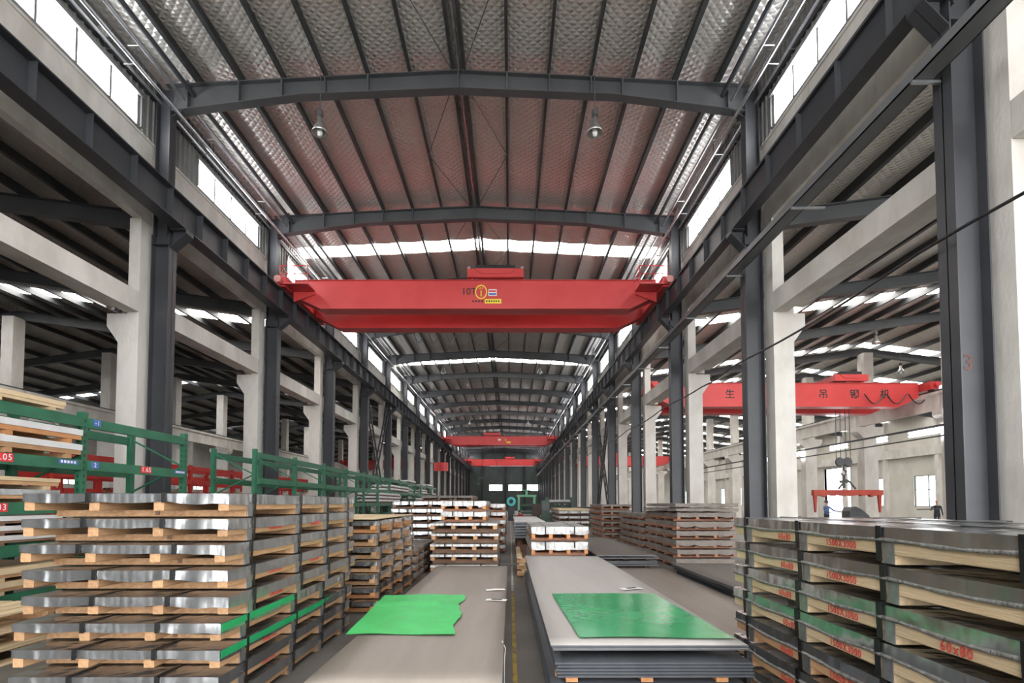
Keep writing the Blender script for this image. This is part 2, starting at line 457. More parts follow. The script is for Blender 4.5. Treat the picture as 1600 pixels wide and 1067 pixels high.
# ------------------------------------------------------------------ columns
def steel_col(side):
    root = MB(); m = MB()
    a, b_ = side*COL_IN, side*COL_OUT
    t = 0.02*side
    lo = MB().box(min(a, a+t), max(a, a+t), -0.15, 0.15, 0, 8.35).box(min(b_, b_-t), max(b_, b_-t), -0.15, 0.15, 0, 8.35)
    lo.box(min(a, b_), max(a, b_), -0.008, 0.008, 0, 8.35).box(min(a, b_), max(a, b_), -0.15, 0.15, 8.1, 8.12)
    lo.box(min(a, b_)-0.08, max(a, b_)+0.08, -0.24, 0.24, 0, 0.03)
    u0, u1 = side*(COL_IN+0.08), side*(COL_OUT-0.02)
    up = MB().box(min(u0, u0+t), max(u0, u0+t), -0.13, 0.13, 8.35, 11.75).box(min(u1, u1-t), max(u1, u1-t), -0.13, 0.13, 8.35, 12.3)
    up.box(min(u0, u1), max(u0, u1), -0.008, 0.008, 8.35, 12.2)
    up.bar((u0, 0, 11.45), (side*(COL_IN-0.35), 0, 11.72), 0.16, 0.02)
    tip = side*(COL_IN-(0.42 if side < 0 else 0.34))
    br = MB().prism([(a, 8.5), (tip, 8.5), (tip, 8.38), (a, 8.02)], 'y', -0.008, 0.008)
    br.prism([(a, 8.5), (tip, 8.5), (tip, 8.48), (a, 8.48)], 'y', -0.15, 0.15).prism([(tip, 8.40), (tip, 8.38), (a, 8.02), (a, 8.04)], 'y', -0.15, 0.15)
    br.prism([(tip, 8.5), (tip, 8.38), (tip+t, 8.38), (tip+t, 8.5)], 'y', -0.15, 0.15)
    return lo.mesh('shaft', 'steel_dark'), up.mesh('upper_shaft', 'steel_dark'), br.mesh('bracket', 'steel_dark')
def conc_col(side):
    i, o, c = side*WALL_IN, side*8.30, side*8.58
    poly = [(i, 0), (o, 0), (o, 5.55), (c, 5.95), (c, 6.26), (side*8.08, 6.26), (side*8.08, 8.66), (i, 8.66)]
    return MB().prism(poly, 'y', -0.30, 0.12).mesh('concrete_column', 'concrete_white')
def girder(side):
    gi = 0.40 if side < 0 else 0.31
    g0, g1 = side*(COL_IN-gi), side*(COL_IN-0.04)
    lo, hi = min(g0, g1), max(g0, g1); cx = (lo+hi)/2
    m = MB().box(lo, hi, 0, 5.99, 8.5, 8.525).box(lo+(0.06 if side > 0 else 0), hi, 0, 5.99, 9.25, 9.28).box(cx-0.008, cx+0.008, 0, 5.99, 8.52, 9.26)
    rail = MB().prism([(cx-0.06, 9.28), (cx+0.06, 9.28), (cx+0.02, 9.31), (cx+0.035, 9.36), (cx-0.035, 9.36), (cx-0.02, 9.31)], 'y', 0, 5.99)
    st = MB().box(lo+0.02, hi-0.02, -0.006, 0.006, 8.525, 9.25)
    return m.mesh('crane_girder', 'steel_dark'), rail.mesh('rail', 'steel_dark'), st.mesh('stiffener', 'steel_dark')
for side, nm in SIDES:
    sh, up, br = steel_col(side); cm = conc_col(side); gm, rm, sm = girder(side)
    for k, y in enumerate(COLY):
        t = empty('steel_column', (XC, y, 0))
        struct(t, '%s dark grey steel column from the camera in the row on the %s' % (ORD[k], nm), 'steel columns on the '+nm)
        inst('shaft', sh, t); inst('upper_shaft', up, t); inst('bracket', br, t)
        if k == 0 and side > 0:
            letters('3', 0.30, 'ink_rust', t, (COL_IN+0.22, -0.012, 3.47), '-y')
        c = inst('concrete_column', cm, None, (XC, y-0.05, 0))
        struct(c, '%s white concrete column with corbel from the camera beside the %s steel columns' % (ORD[k], nm), 'concrete columns on the '+nm)
    for k, y in enumerate(COLY[:-1]):
        g = inst('crane_girder_beam', gm, None, (XC, y, 0))
        struct(g, '%s span from the camera of the dark crane girder on the %s' % (ORD[k], nm), 'crane girders on the '+nm)
        inst('rail', rm, g)
        if y < 70:
            for q in range(5): inst('stiffener', sm, g, (0, 0.6+1.2*q, 0))
    # concrete beams between the concrete columns
    i, o = side*(WALL_IN+0.0), side*8.55
    bm_ = MB().prism([(i, 6.30), (i, 6.80), (o, 6.80), (o, 6.42), (side*8.25, 6.42), (side*8.15, 6.30)], 'y', 0.08, 5.64)
    bme = bm_.mesh('concrete_beam', 'concrete_white')
    rme = MB().box(side*8.36-0.05, side*8.36+0.05, 0.08, 5.64, 6.80, 6.92).mesh('side_rail', 'steel_dark')
    for k, y in enumerate(COLY[:-1]):
        b_ = inst('concrete_beam', bme, None, (XC, y, 0))
        struct(b_, '%s span from the camera of the white concrete beam on the %s corbels' % (ORD[k], nm), 'concrete beams on the '+nm)
        inst('side_rail', rme, b_)
    if True:       # the spans that pass out of the frame towards the camera
        for y in (0.8,):
            b_ = inst('concrete_beam', bme, None, (XC, y, 0))
            struct(b_, 'span of the white concrete beam on the %s that leaves the frame' % nm, 'concrete beams on the '+nm)
            g = inst('crane_girder_beam', gm, None, (XC, y, 0))
            struct(g, 'span of the dark crane girder on the %s that leaves the frame' % nm, 'crane girders on the '+nm)
            inst('rail', rm, g)
            for q in range(5): inst('stiffener', sm, g, (0, 0.6+1.2*q, 0))

# portal bracing: crossing laced members between two columns
for side, nm in SIDES:
    t = empty('portal_brace', (sx(side, COL_IN+0.22), 30.8, 0))
    tag(t, 'dark laced cross bracing between two steel columns on the '+nm, 'bracing', 'portal bracing')
    for (ya, za, yb, zb) in ((0.3, 0.3, 5.7, 8.2), (5.7, 0.3, 0.3, 8.2)):
        m = MB(); d = Vector((0, yb-ya, zb-za)).normalized(); nrm = Vector((0, -d.z, d.y))
        for s in (-1, 1):
            p, q = Vector((0, ya, za))+nrm*0.28*s, Vector((0, yb, zb))+nrm*0.28*s
            m.bar(p, q, 0.09, 0.09)
        n = 14
        for k in range(n):
            c = Vector((0, ya, za)).lerp(Vector((0, yb, zb)), (k+0.5)/n)
            m.bar(c-nrm*0.27, c+nrm*0.27, 0.05, 0.06)
        m.build('laced_member', 'steel_dark', t)

# pipes along the eaves
for side, nm in SIDES:
    for k, (d, z, r, mat) in enumerate(((7.62, 11.85, 0.035, 'pipe_galv'), (7.10, 11.50, 0.04, 'pipe_galv'), (7.02, 11.93, 0.035, 'pipe_galv'), (6.78, 12.06, 0.06, 'steel_dark'))):
        p = MB().tube([(0, 0, 0), (0, 106, 0)], r, 8).build('eaves_pipe', mat, None, (sx(side, d), 2.0, z))
        tag(p, '%s pipe up from the windows along the %s eaves' % (['lowest bright', 'second bright', 'third bright', 'topmost thick dark'][k], nm), 'pipe', 'pipes along the eaves')
        for y in ([6.8+3*q for q in range(22)] if k < 3 else []):
            MB().tube([(0, y-2+1.4, 0.0), (side*0.28, y-2+1.4, 0.0)], 0.014, 5).build('pipe_hanger', 'pipe_galv', p)
            if k == 1: MB().tube([(0.0, y-2+1.4, 0.0), (0, y-2+1.4, 0.3)], 0.01, 4).build('pipe_hanger', 'steel_dark', p)
# small horn lamps on the clerestory walls
for side, nm, yy in ((-1, 'left', 11.1), (1, 'right', 13.9)):
    t = empty('wall_horn', (sx(side, WALL_IN-0.03), yy, 11.95))
    tag(t, 'small pale round horn fixed above the window on the '+nm, 'horn', 'wall horns')
    h = MB().lathe([(0.0, 0), (0.05, 0.0), (0.06, 0.10), (0.13, 0.2), (0.14, 0.21), (0.11, 0.19), (0.04, 0.1)], 14).build('horn', 'lamp_alu', t)
    h.rotation_euler = (R(75), 0, side*R(-35))
    MB().box(-0.03, 0.03, -0.03, 0.03, -0.12, 0.02).build('bracket', 'steel_dark', t)

# cable tray on the right columns, with arms, and the black cable
t = empty('cable_tray', (sx(1, COL_IN), 0, 0))
tag(t, 'long grey steel cable tray fixed along the inner faces of the columns on the right', 'cable tray')
for y in BAYY[1:]:
    MB().box(-0.38, -0.10, y, y+5.99, 7.39, 7.41).box(-0.38, -0.365, y, y+5.99, 7.39, 7.55).box(-0.115, -0.10, y, y+5.99, 7.39, 7.55).build('tray_section', 'tray_grey', t)
for k in range(16):
    y = 6.8+3*k
    MB().box(-0.40, -0.001 if k % 2 == 0 else 0.25, y+0.0, y+0.04, 7.345, 7.385).build('arm', 'pipe_galv', t)
pts = []
for k in range(90):
    yy = 1.0 + k*0.75
    s = ((yy-0.8) % 6)/6
    pts.append((0, yy, -0.10*math.sin(math.pi*s) + 0.05*(yy > 15)))
c = MB().tube(pts, 0.022, 8).build('black_cable', 'black', None, (sx(1, COL_IN-0.16), 0, 5.12), smooth=True)
tag(c, 'thick black cable slung from column to column on the right', 'cable')

# ------------------------------------------------------------------ end wall of the main hall
ew = empty('wall_end', (XC, Y1, 0))
struct(ew, 'far end wall of the hall, dark green-grey, with three bright windows')
MB().box(-7.9, 7.9, 0, 0.2, 0, 4.2).build('wall_panel', 'wall_green_grey', ew)
MB().box(-7.9, 7.9, 0, 0.2, 5.55, 13).build('wall_panel', 'wall_green_grey', ew)
for a, b_ in ((-7.9, -3.1), (-0.3, 1.0), (3.9, 4.9), (7.4, 7.9)):
    MB().box(a, b_, 0, 0.2, 4.2, 5.55).build('wall_panel', 'wall_green_grey', ew)
for x in (-4.6, 0.35, 4.4):
    MB().box(x-0.15, x+0.15, -0.3, -0.005, 0, 12.4).build('wind_post', 'steel_dark', ew)
for i, (a, b_) in enumerate(((-3.1, -0.3), (1.0, 3.9), (4.9, 7.4))):
    wn += 1
    win = empty('window_%d' % wn, (XC, Y1+0.1, 0))
    struct(win, '%s bright window from the left in the far end wall' % ORD[i], 'end wall windows')
    MB().box(a+0.05, (a+b_)/2-0.03, -0.01, 0.01, 4.25, 5.5).build('pane', 'window_lit', win)
    MB().box((a+b_)/2+0.03, b_-0.05, -0.01, 0.01, 4.25, 5.5).build('pane', 'window_lit', win)
    MB().box(a, b_, -0.04, 0.04, 4.2, 4.25).box(a, b_, -0.04, 0.04, 5.5, 5.55).box((a+b_)/2-0.03, (a+b_)/2+0.03, -0.04, 0.04, 4.25, 5.5)\
        .box(a, a+0.05, -0.04, 0.04, 4.25, 5.5).box(b_-0.05, b_, -0.04, 0.04, 4.25, 5.5).build('window_frame', 'steel_dark', win)

# ------------------------------------------------------------------ side halls
ROWX = {-1: -24.0, 1: 21.3}
OUTX = {-1: -38.0, 1: 36.0}
for side, nm in SIDES:
    xi, xr, xo = sx(side, 8.02), ROWX[side], OUTX[side]
    zi, zr, zo = 9.25, 11.25, 9.4
    def sz(x): return zi + (zr-zi)*(x-xi)/(xr-xi) if abs(x) <= abs(xr) else zr + (zo-zr)*(x-xr)/(xo-xr)
    lights = [22.0 + 18*k for k in range(5)] if side < 0 else [22.0] + [31.0 + 6*k for k in range(12)]
    cy = [Y0] + [q for s in lights for q in (s-0.5, s+0.5)] + [Y1]
    m = MB()
    for i in range(0, len(cy), 2):
        for (xa, xb) in ((xi, xr), (xr, xo)):
            for dz in (0, 0.1):
                m.add([(xa, cy[i], sz(xa)+dz), (xb, cy[i], sz(xb)+dz), (xb, cy[i+1], sz(xb)+dz), (xa, cy[i+1], sz(xa)+dz)], [(0, 1, 2, 3)])
    rf = m.build('roof_'+nm, 'foil_side' if side > 0 else 'foil_side_shaded')
    struct(rf, 'pitched roof of the side hall on the %s with dark purlins and rooflights' % nm)
    # purlins
    n1 = 11
    px = [xi + (xr-xi)*(k+0.3)/n1 for k in range(n1)] + [xr + (xo-xr)*(k+0.5)/8 for k in range(8)]
    me = MB().box(-0.035, 0.035, 0, 11.98, -0.24, -0.02).box(-0.035, 0.07, 0, 11.98, -0.255, -0.238).mesh('purlin', 'purlin_dark')
    for x in px:
        for y in [0.8 + 12*k for k in range(9)]:
            inst('purlin', me, rf, (x, y, sz(x)))
    # rooflights between purlins
    skm = {}
    for s in lights:
        for k in range(n1-1):
            a, b_ = px[k]+side*0.06, px[k+1]-side*0.06
            if k not in skm:
                skm[k] = MB().prism([(a, sz(a)), (b_, sz(b_)), (b_, sz(b_)+0.03), (a, sz(a)+0.03)], 'y', -0.5, 0.5).mesh('skylight_pane', 'skylight_lit')
            inst('skylight_pane', skm[k], rf, (0, s, 0))
        if side > 0:
            for k in range(n1, len(px)-1):
                a, b_ = px[k]+0.06, px[k+1]-0.06
                if k not in skm:
                    skm[k] = MB().prism([(a, sz(a)), (b_, sz(b_)), (b_, sz(b_)+0.03), (a, sz(a)+0.03)], 'y', -0.5, 0.5).mesh('skylight_pane', 'skylight_lit')
                inst('skylight_pane', skm[k], rf, (0, s, 0))
    # rafters
    m = MB()
    for (xa, xb) in ((xi, xr), (xr, xo)):
        za, zb = sz(xa)-0.27, sz(xb)-0.27
        m.prism([(xa, za), (xb, zb), (xb, zb-0.42), (xa, za-0.42)], 'y', -0.008, 0.008)
        for e in (0, -0.40):
            m.prism([(xa, za+e), (xb, zb+e), (xb, zb+e-0.02), (xa, za+e-0.02)], 'y', -0.12, 0.12)
    rme = m.mesh('rafter', 'rafter_grey')
    for y in COLY: inst('rafter', rme, rf, (0, y, 0))
    # middle column row with double corbels
    poly = [(-0.4, 0), (0.4, 0), (0.4, 5.45), (0.8, 5.85), (0.8, 6.1), (0.28, 6.1), (0.28, zr-0.7), (-0.28, zr-0.7), (-0.28, 6.1), (-0.8, 6.1), (-0.8, 5.85), (-0.4, 5.45)]
    cme = MB().prism(poly, 'y', -0.3, 0.3).mesh('concrete_column', 'concrete_white')
    for k, y in enumerate(COLY[1:]):
        c = inst('concrete_column', cme, None, (xr, y-0.3, 0))
        struct(c, '%s white double-corbel column from the camera in the middle row of the %s side hall' % (ORD[k], nm), 'middle columns of the side hall on the '+nm)
        if k == 2 and side > 0: letters('7', 0.5, 'ink_rust', c, (-0.38, -0.305, 3.55), '-y')
    bme = MB().prism([(-0.72, 7.0), (-0.32, 7.0), (-0.32, 6.88), (-0.42, 6.8), (-0.42, 6.12), (-0.62, 6.12), (-0.62, 6.8), (-0.72, 6.88)], 'y', 0.02, 5.98).mesh('concrete_beam', 'concrete_white')
    rme = MB().box(-0.56, -0.48, 0.0, 6.0, 7.0, 7.1).mesh('side_rail', 'steel_dark')
    for k, y in enumerate(COLY[:-1]):
        b_ = inst('concrete_beam', bme, None, (xr, y-0.3, 0))
        if side < 0: b_.scale = (-1, 1, 1)
        struct(b_, '%s span of the crane beam on the middle columns of the %s side hall' % (ORD[k], nm), 'crane beams of the side hall on the '+nm)
        inst('side_rail', rme, b_)
    # far wall of the side hall
    w = empty('wall_far_'+nm, (xo, 0, 0))
    struct(w, 'pale far wall of the side hall on the %s with windows and pilasters' % nm)
    ops = []
    y = 6.6
    while y < 104:
        ops.append((y, y+3.0, 1.3, 4.0)); y += 6.0
    if side > 0:
        ops = [o for o in ops if not (52 < o[0] < 62 or 52 < o[1] < 62)] + [(54.0, 58.5, 0.0, 5.4)]
        ops.sort()
    else:
        ops = [(a, b_, 3.2, 4.2) for a, b_, _, _ in ops[::3]]
    prev = Y0
    for a, b_, z0, z1 in ops + [(Y1, Y1, 0, 0)]:
        MB().box(-0.12, 0.12, prev, a, 0, 9.4).build('wall_panel', 'wall_cream', w)
        if b_ > a:
            if z0 > 0: MB().box(-0.12, 0.12, a, b_, 0, z0).build('wall_panel', 'wall_cream', w)
            MB().box(-0.12, 0.12, a, b_, z1, 9.4).build('wall_panel', 'wall_cream', w)
            wn += 1
            if z0 > 0:
                win = empty('window_%d' % wn, (xo, a, z0))
                struct(win, '%s window along the pale far wall of the %s side hall' % (ORD[min(23, ops.index((a, b_, z0, z1)))], nm), 'far wall windows')
                L, H = b_-a, z1-z0
                f = MB().box(-0.05, 0.05, 0, L, 0, 0.06).box(-0.05, 0.05, 0, L, H-0.06, H).box(-0.05, 0.05, 0, 0.06, 0.06, H-0.06).box(-0.05, 0.05, L-0.06, L, 0.06, H-0.06)
                f.box(-0.04, 0.04, L/2-0.03, L/2+0.03, 0.06, H-0.06).box(-0.04, 0.04, 0.06, L-0.06, H*0.55-0.03, H*0.55+0.03)
                f.build('window_frame', 'rafter_grey', win)
                for ya, yb in ((0.06, L/2-0.03), (L/2+0.03, L-0.06)):
                    for za, zb in ((0.06, H*0.55-0.03), (H*0.55+0.03, H-0.06)):
                        MB().box(-0.004, 0.004, ya, yb, za, zb).build('pane', 'glass_clear', win)
            else:
                d = empty('door_1', (xo, a, 0))
                struct(d, 'tall bright open gateway in the pale far wall of the right side hall')
                MB().box(-0.16, 0.16, -0.1, 0, 0, z1+0.1).box(-0.16, 0.16, b_-a, b_-a+0.1, 0, z1+0.1).box(-0.16, 0.16, 0, b_-a, z1, z1+0.1).build('door_frame', 'concrete_grey', d)
                MB().box(0.2, 0.26, -1.6, 0.3, 0, z1).build('door_leaf', 'rafter_grey', d)
        prev = b_
    for y in COLY[1:]:
        MB().box(-0.45*1, -0.12, y-0.3, y+0.1, 0, 9.2).build('pilaster', 'concrete_white', w) if side > 0 else MB().box(0.12, 0.45, y-0.3, y+0.1, 0, 9.2).build('pilaster', 'concrete_white', w)
    if side > 0: MB().box(-0.5, -0.12, Y0, Y1, 5.7, 6.5).build('ring_beam', 'concrete_white', w)
    e = MB().box(min(xi, xo), max(xi, xo), Y1, Y1+0.2, 0, 11.6).build('wall_end_'+nm, 'wall_cream')
    struct(e, 'end wall of the side hall on the %s, pale and far away' % nm)
bk = MB().box(-38, sx(-1, 8.02), Y0-0.2, Y0, 0, 11.6).build('wall_back_left', 'wall_cream')  # unseen wall, added to keep daylight out of the left side hall
struct(bk, 'unseen pale wall added behind the camera to darken the left side hall')

# trees outside the windows on the right
for i, (x, y, h, s) in enumerate(((44, 48.5, 5.2, 1), (47, 43.0, 4.6, 2))):
    t = empty('tree', (x, y, -0.22))
    tag(t, ['leafy green tree outside the far window beyond the spreader beam', 'lower leafy green tree outside the window by the dark column'][i], 'tree', 'trees outside')
    rr = random.Random(s)
    MB().tube([(0, 0, 0), (0.1, 0, h*0.4), (0, 0.1, h*0.7)], [0.16, 0.12, 0.05], 7).build('trunk', 'bark', t)
    m = MB()
    for k in range(900):
        a, b_, r_ = rr.uniform(0, 6.28), rr.uniform(-1, 1), rr.uniform(0.6, 1)*1.9
        q = math.sqrt(1-b_*b_)
        p = Vector((math.cos(a)*q*r_, math.sin(a)*q*r_, h*0.72+b_*r_*0.7))
        u = Vector((rr.uniform(-1, 1), rr.uniform(-1, 1), rr.uniform(-1, 1))).normalized()*0.14
        v = u.cross(Vector((rr.uniform(-1, 1), rr.uniform(-1, 1), 1))).normalized()*0.08
        m.add([p-u, p+v, p+u, p-v], [(0, 1, 2, 3)])
    m.build('foliage', 'leaf', t)['kind'] = 'stuff'

# ------------------------------------------------------------------ overhead cranes
def crane(y0, x0, x1, zb, zt, label, gap=2.1, gw=0.55, lod=0, trolley=(-1.6, 0.5), rail_z=9.36, mat='crane_red', platform=True):
    t = empty('overhead_crane', ((x0+x1)/2, y0, rail_z))
    tag(t, label, 'crane', 'overhead cranes')
    h = (x1-x0)/2
    zb, zt = zb-rail_z, zt-rail_z
    poly = [(-h+0.25, zt), (h-0.25, zt), (h-0.25, zb+0.45), (h-1.2, zb), (-h+1.2, zb), (-h+0.25, zb+0.45)]
    gm = MB().prism(poly, 'y', 0, gw).box(-h+0.25, h-0.25, -0.05, gw+0.05, zt, zt+0.02)
    gm.box(-h+1.2, h-1.2, -0.04, gw+0.04, zb-0.02, zb)
    me = gm.mesh('girder', mat)
    inst('girder', me, t); inst('girder', me, t, (0, gap, 0))
    trail = MB().box(-h+1.2, h-1.2, -0.03, 0.03, 0, 0.05).mesh('trolley_rail', 'steel_dark')
    for q in (gw/2, gap+gw/2): inst('trolley_rail', trail, t, (0, q, zt+0.02))
    L = gap+gw
    for s in (-1, 1):
        ec = MB().box(s*h-0.2, s*h+0.2, -0.7, L+0.7, 0.08, 0.46).box(s*h-0.14, s*h+0.14, -0.72, -0.7, 0.1, 0.44)
        ec = ec.build('end_carriage', mat, t)
        for q in (-0.45, L+0.45):
            w = MB().lathe([(0.0, -0.06), (0.16, -0.06), (0.16, -0.045), (0.14, -0.045), (0.14, 0.045), (0.16, 0.045), (0.16, 0.06), (0, 0.06)], 14).build('wheel', 'steel_dark', ec, (s*h, q, 0.145))
            w.rotation_euler = (0, R(90), 0)
        bf = MB().tube([(s*h, -0.72, 0.28), (s*h, -0.92, 0.28)], [0.1, 0.13], 12).build('buffer', 'helmet' if lod == 0 else mat, ec)
        if platform:
            pf = MB().box(s*h-s*1.05 if s > 0 else s*h-0.0, s*h if s > 0 else s*h+1.05, -0.82, -0.06, 0.13, 0.17).build('walkway', mat, t)
            a, b_ = sorted((s*(h-1.05), s*(h-0.05)))
            r_ = MB()
            for px_, py_ in ((a, -0.8), (b_, -0.8), ((a+b_)/2, -0.8), (a, -0.1)):
                r_.tube([(px_, py_, 0.17), (px_, py_, 0.80)], 0.018, 6)
            for zz in (0.5, 0.80):
                r_.tube([(a, -0.8, zz), (b_, -0.8, zz)], 0.018, 6).tube([(a, -0.8, zz), (a, -0.1, zz)], 0.018, 6)
            r_.build('railing', mat, t)
            MB().prism([(s*(h-0.25), 0.13), (s*(h-1.05), 0.13), (s*(h-1.05), 0.05), (s*(h-0.25), -0.25)], 'y', -0.1, -0.07).build('gusset', mat, t)
    # trolley
    cx = -(x0+x1)/2
    ta, tb = trolley[0]+cx, trolley[1]+cx
    tr_ = MB().box(ta, tb, -0.05, 0.1, zt+0.12, zt+0.44).box(ta, tb, L-0.1, L+0.05, zt+0.12, zt+0.44).box(ta, ta+0.14, 0.1, L-0.1, zt+0.14, zt+0.42).box(tb-0.14, tb, 0.1, L-0.1, zt+0.14, zt+0.42)
    tr_.prism([(ta+0.25, zt+0.44), (tb-0.25, zt+0.44), (tb-0.5, zt+0.24), (ta+0.5, zt+0.24)], 'y', -0.08, -0.05)
    tro = tr_.build('trolley', mat, t)
    MB().tube([(ta+0.35, L/2, zt+0.5), (tb-0.35, L/2, zt+0.5)], 0.22, 14).build('drum', 'black', tro)
    MB().box(ta+0.3, tb-0.3, 0.0, 0.3, zt+0.46, zt+0.6).build('motor_cover', 'black', tro)
    for q in (ta, tb-0.1):
        MB().box(q, q+0.1, -0.02, 0.1, zt+0.44, zt+0.53).build('limit_switch', 'lamp_alu', tro)
    return t, zb, zt
RX0, RX1 = sx(-1, COL_IN-0.22), sx(1, COL_IN-0.175)
mid = (RX0+RX1)/2
t, zb, zt = crane(19.0, RX0, RX1, 8.90, 9.96, 'large red double-girder overhead crane marked 10T nearest the camera')
letters('10T', 0.36, 'ink_black', t, (-1.54-mid, -0.004, 0.18), squash=1.0)
ring = MB()
n = 28
for r0, r1 in ((0.205, 0.245),):
    vs = [(r*math.cos(2*math.pi*k/n), yy, r*math.sin(2*math.pi*k/n)) for yy in (-0.006, 0.0) for r in (r0, r1) for k in range(n)]
    fs = []
    for k in range(n):
        k2 = (k+1) % n
        fs += [(k, k2, n+k2, n+k), (n+k, n+k2, 3*n+k2, 3*n+k), (k, 2*n+k, 2*n+k2, k2)]
    ring.add(vs, fs)
o = ring.build('number_ring', 'label_yellow', t, (-1.09-mid, 0, 0.17)); o.scale = (0.92, 1, 1.12)
letters('1', 0.32, 'label_yellow', t, (-1.09-mid, -0.004, 0.10))
letters('A3', 0.12, 'label_yellow', t, (-1.09-mid, -0.004, 0.31))
o = MB().box(-0.82-mid, -0.50-mid, -0.008, 0, 0.02, 0.27).build('name_plate', 'paper', t)
MB().box(-0.79-mid, -0.53-mid, -0.011, -0.008, 0.05, 0.12).build('printed_line', 'label_blue', o)
MB().box(-0.79-mid, -0.53-mid, -0.011, -0.008, 0.17, 0.23).build('printed_line', 'label_red', o)
o = MB().box(-0.95-mid, -0.33-mid, -0.008, 0, -0.27, -0.10).build('warning_plate', 'label_yellow', t)
for k in range(6):
    MB().box(-0.90-mid+k*0.09, -0.85-mid+k*0.09, -0.011, -0.008, -0.215, -0.155).build('printed_mark', 'ink_black', o)
for k in range(4):
    MB().box(-1.42-mid+k*0.11, -1.35-mid+k*0.11, -0.003, 0, -0.22, -0.15).build('printed_mark', 'ink_black', t)
# festoon loops of the second girder
m = MB()
for k, x in enumerate((-1.2, -0.55, 0.2, 0.75)):
    pts = [(x-0.22+0.44*q/8, 0, -0.42*math.sin(math.pi*q/8)) for q in range(9)]
    m.tube(pts, 0.014, 5)
m.build('festoon_loop', 'black', t, (-1.4, 2.75, zb-0.02))
# far cranes of the main hall
t, zb, zt = crane(64.0, RX0, RX1, 8.90, 9.96, 'bright red overhead crane halfway down the hall', gap=1.7, lod=1, trolley=(-3.3, -1.2))
o = MB().box(-0.3, 0.05, -0.008, 0, 0.05, 0.3).build('name_plate', 'paper', t, (0.1, 0, 0))
MB().box(0.75, 1.3, -0.008, 0, -0.25, -0.05).build('warning_plate', 'label_yellow', t, (0.1, 0, 0))
letters('2', 0.45, 'label_yellow', t, (0.75, -0.004, 0.15))
lift = empty('lifting_beam', (-2.6, 64.5, 4.6))
tag(lift, 'dark lifting beam hanging on cables under the crane halfway down the hall', 'lifting beam')
MB().box(-1.45, 1.45, -0.12, 0.12, 0.0, 0.28).box(-1.45, -1.3, -0.15, 0.15, -0.7, 0.3).box(1.3, 1.45, -0.15, 0.15, -0.7, 0.3).build('bar', 'steel_dark', lift)
for s in (-1, 1): MB().tube([(s*0.35, 0.6, 4.4), (s*1.3, 0, 0.28)], 0.03, 6).build('sling', 'black', lift)
crane(97.0, RX0, RX1, 8.7, 9.9, 'small red overhead crane at the far end of the hall', gap=1.6, lod=1, trolley=(-1.0, 0.8))
# crane of the right side hall with hook and spreader beam
t, zb, zt = crane(25.6, sx(1, 8.36), 20.78, 6.45, 7.62, 'red overhead crane with black characters in the right side hall', gap=2.0, lod=1, trolley=(16.3, 18.0), rail_z=7.1, platform=False)
cm = (sx(1, 8.36)+20.78)/2
for ch, px_ in (('生', 1143), ('吊', 1290), ('钢', 1339), ('机', 1387)):
    letters(ch, 0.5, 'ink_black', t, ((px_-797)*25.6/802-cm, -0.004, -0.05))
MB().box(12.0-cm, 12.35-cm, -0.008, 0, 0.0, 0.18).build('warning_plate', 'label_yellow', t)
o = MB()
for k in range(3):
    pts = [(-0.5+1.0*q/8+k*1.1, 0, -0.5*math.sin(math.pi*q/8)) for q in range(9)]
    o.tube(pts, 0.03, 5)
o.build('festoon_loop', 'black', t, (18.2-cm, -0.15, zb+0.6))
hk = empty('hook_block', (17.45, 26.8, 3.4))
tag(hk, 'grey crane hook block hanging on cables above the spreader beam', 'hook')
for s in (-1, 1):
    o = MB().lathe([(0.0, -0.07), (0.22, -0.07), (0.25, 0.0), (0.22, 0.07), (0, 0.07)], 16).build('sheave', 'rafter_grey', hk, (s*0.2, 0, 0.35)); o.rotation_euler = (R(90), 0, 0)
for q in (-0.38, -0.14, 0.14, 0.38): MB().tube([(q, 0, 0.5), (q*0.9, 0, 3.6)], 0.018, 5).build('rope', 'rafter_grey', hk)
MB().tube([(0, 0, 0.25), (0, 0, -0.05), (0.12, 0, -0.15), (0.1, 0, -0.32), (-0.06, 0, -0.36), (-0.14, 0, -0.24)], 0.045, 8).build('hook', 'rafter_grey', hk, smooth=True)
MB().box(-0.22, 0.22, -0.03, 0.03, -0.75, -0.6).box(-0.06, 0.06, -0.03, 0.03, -1.0, -0.36).build('link', 'rafter_grey', hk)
sp = empty('spreader_beam', (17.6, 26.8, 2.02))
tag(sp, 'faded red spreader beam with hanging arms below the crane hook', 'spreader beam')
MB().prism([(-1.8, 0.27), (-1.8, -0.02), (-1.55, 0.0), (-1.2, -0.1), (-1.1, 0.02), (-0.7, -0.05), (-0.6, 0.02), (-0.15, -0.06), (0, 0.02), (0.15, -0.06), (0.6, 0.02), (0.7, -0.05), (1.1, 0.02), (1.2, -0.1), (1.55, 0.0), (1.8, -0.02), (1.8, 0.27)], 'y', -0.12, 0.12).build('beam', 'crane_red_dull', sp)
for s in (-1, 1): MB().prism([(s*1.80, 0.26), (s*1.58, 0.26), (s*1.60, -0.12), (s*1.66, -0.9), (s*1.71, -0.9), (s*1.77, -0.08)], 'y', -0.06, 0.06).build('arm', 'crane_red_dull', sp)
MB().tube([(-0.45, 0, 0.32), (-0.12, 0, 0.72), (0.0, 0, 0.80), (0.12, 0, 0.72), (0.45, 0, 0.32)], 0.05, 8).build('lifting_eye', 'rafter_grey', sp)
t, *_ = crane(66.0, sx(1, 8.36), 20.78, 6.45, 7.62, 'distant red overhead crane in the right side hall', gap=2.0, lod=1, trolley=(13, 15), rail_z=7.1, platform=False)
t, *_ = crane(72.0, -23.48, sx(-1, 8.36), 6.45, 7.62, 'distant red overhead crane in the left side hall', gap=2.0, lod=1, trolley=(-17, -15), rail_z=7.1, platform=False)
bn = MB()
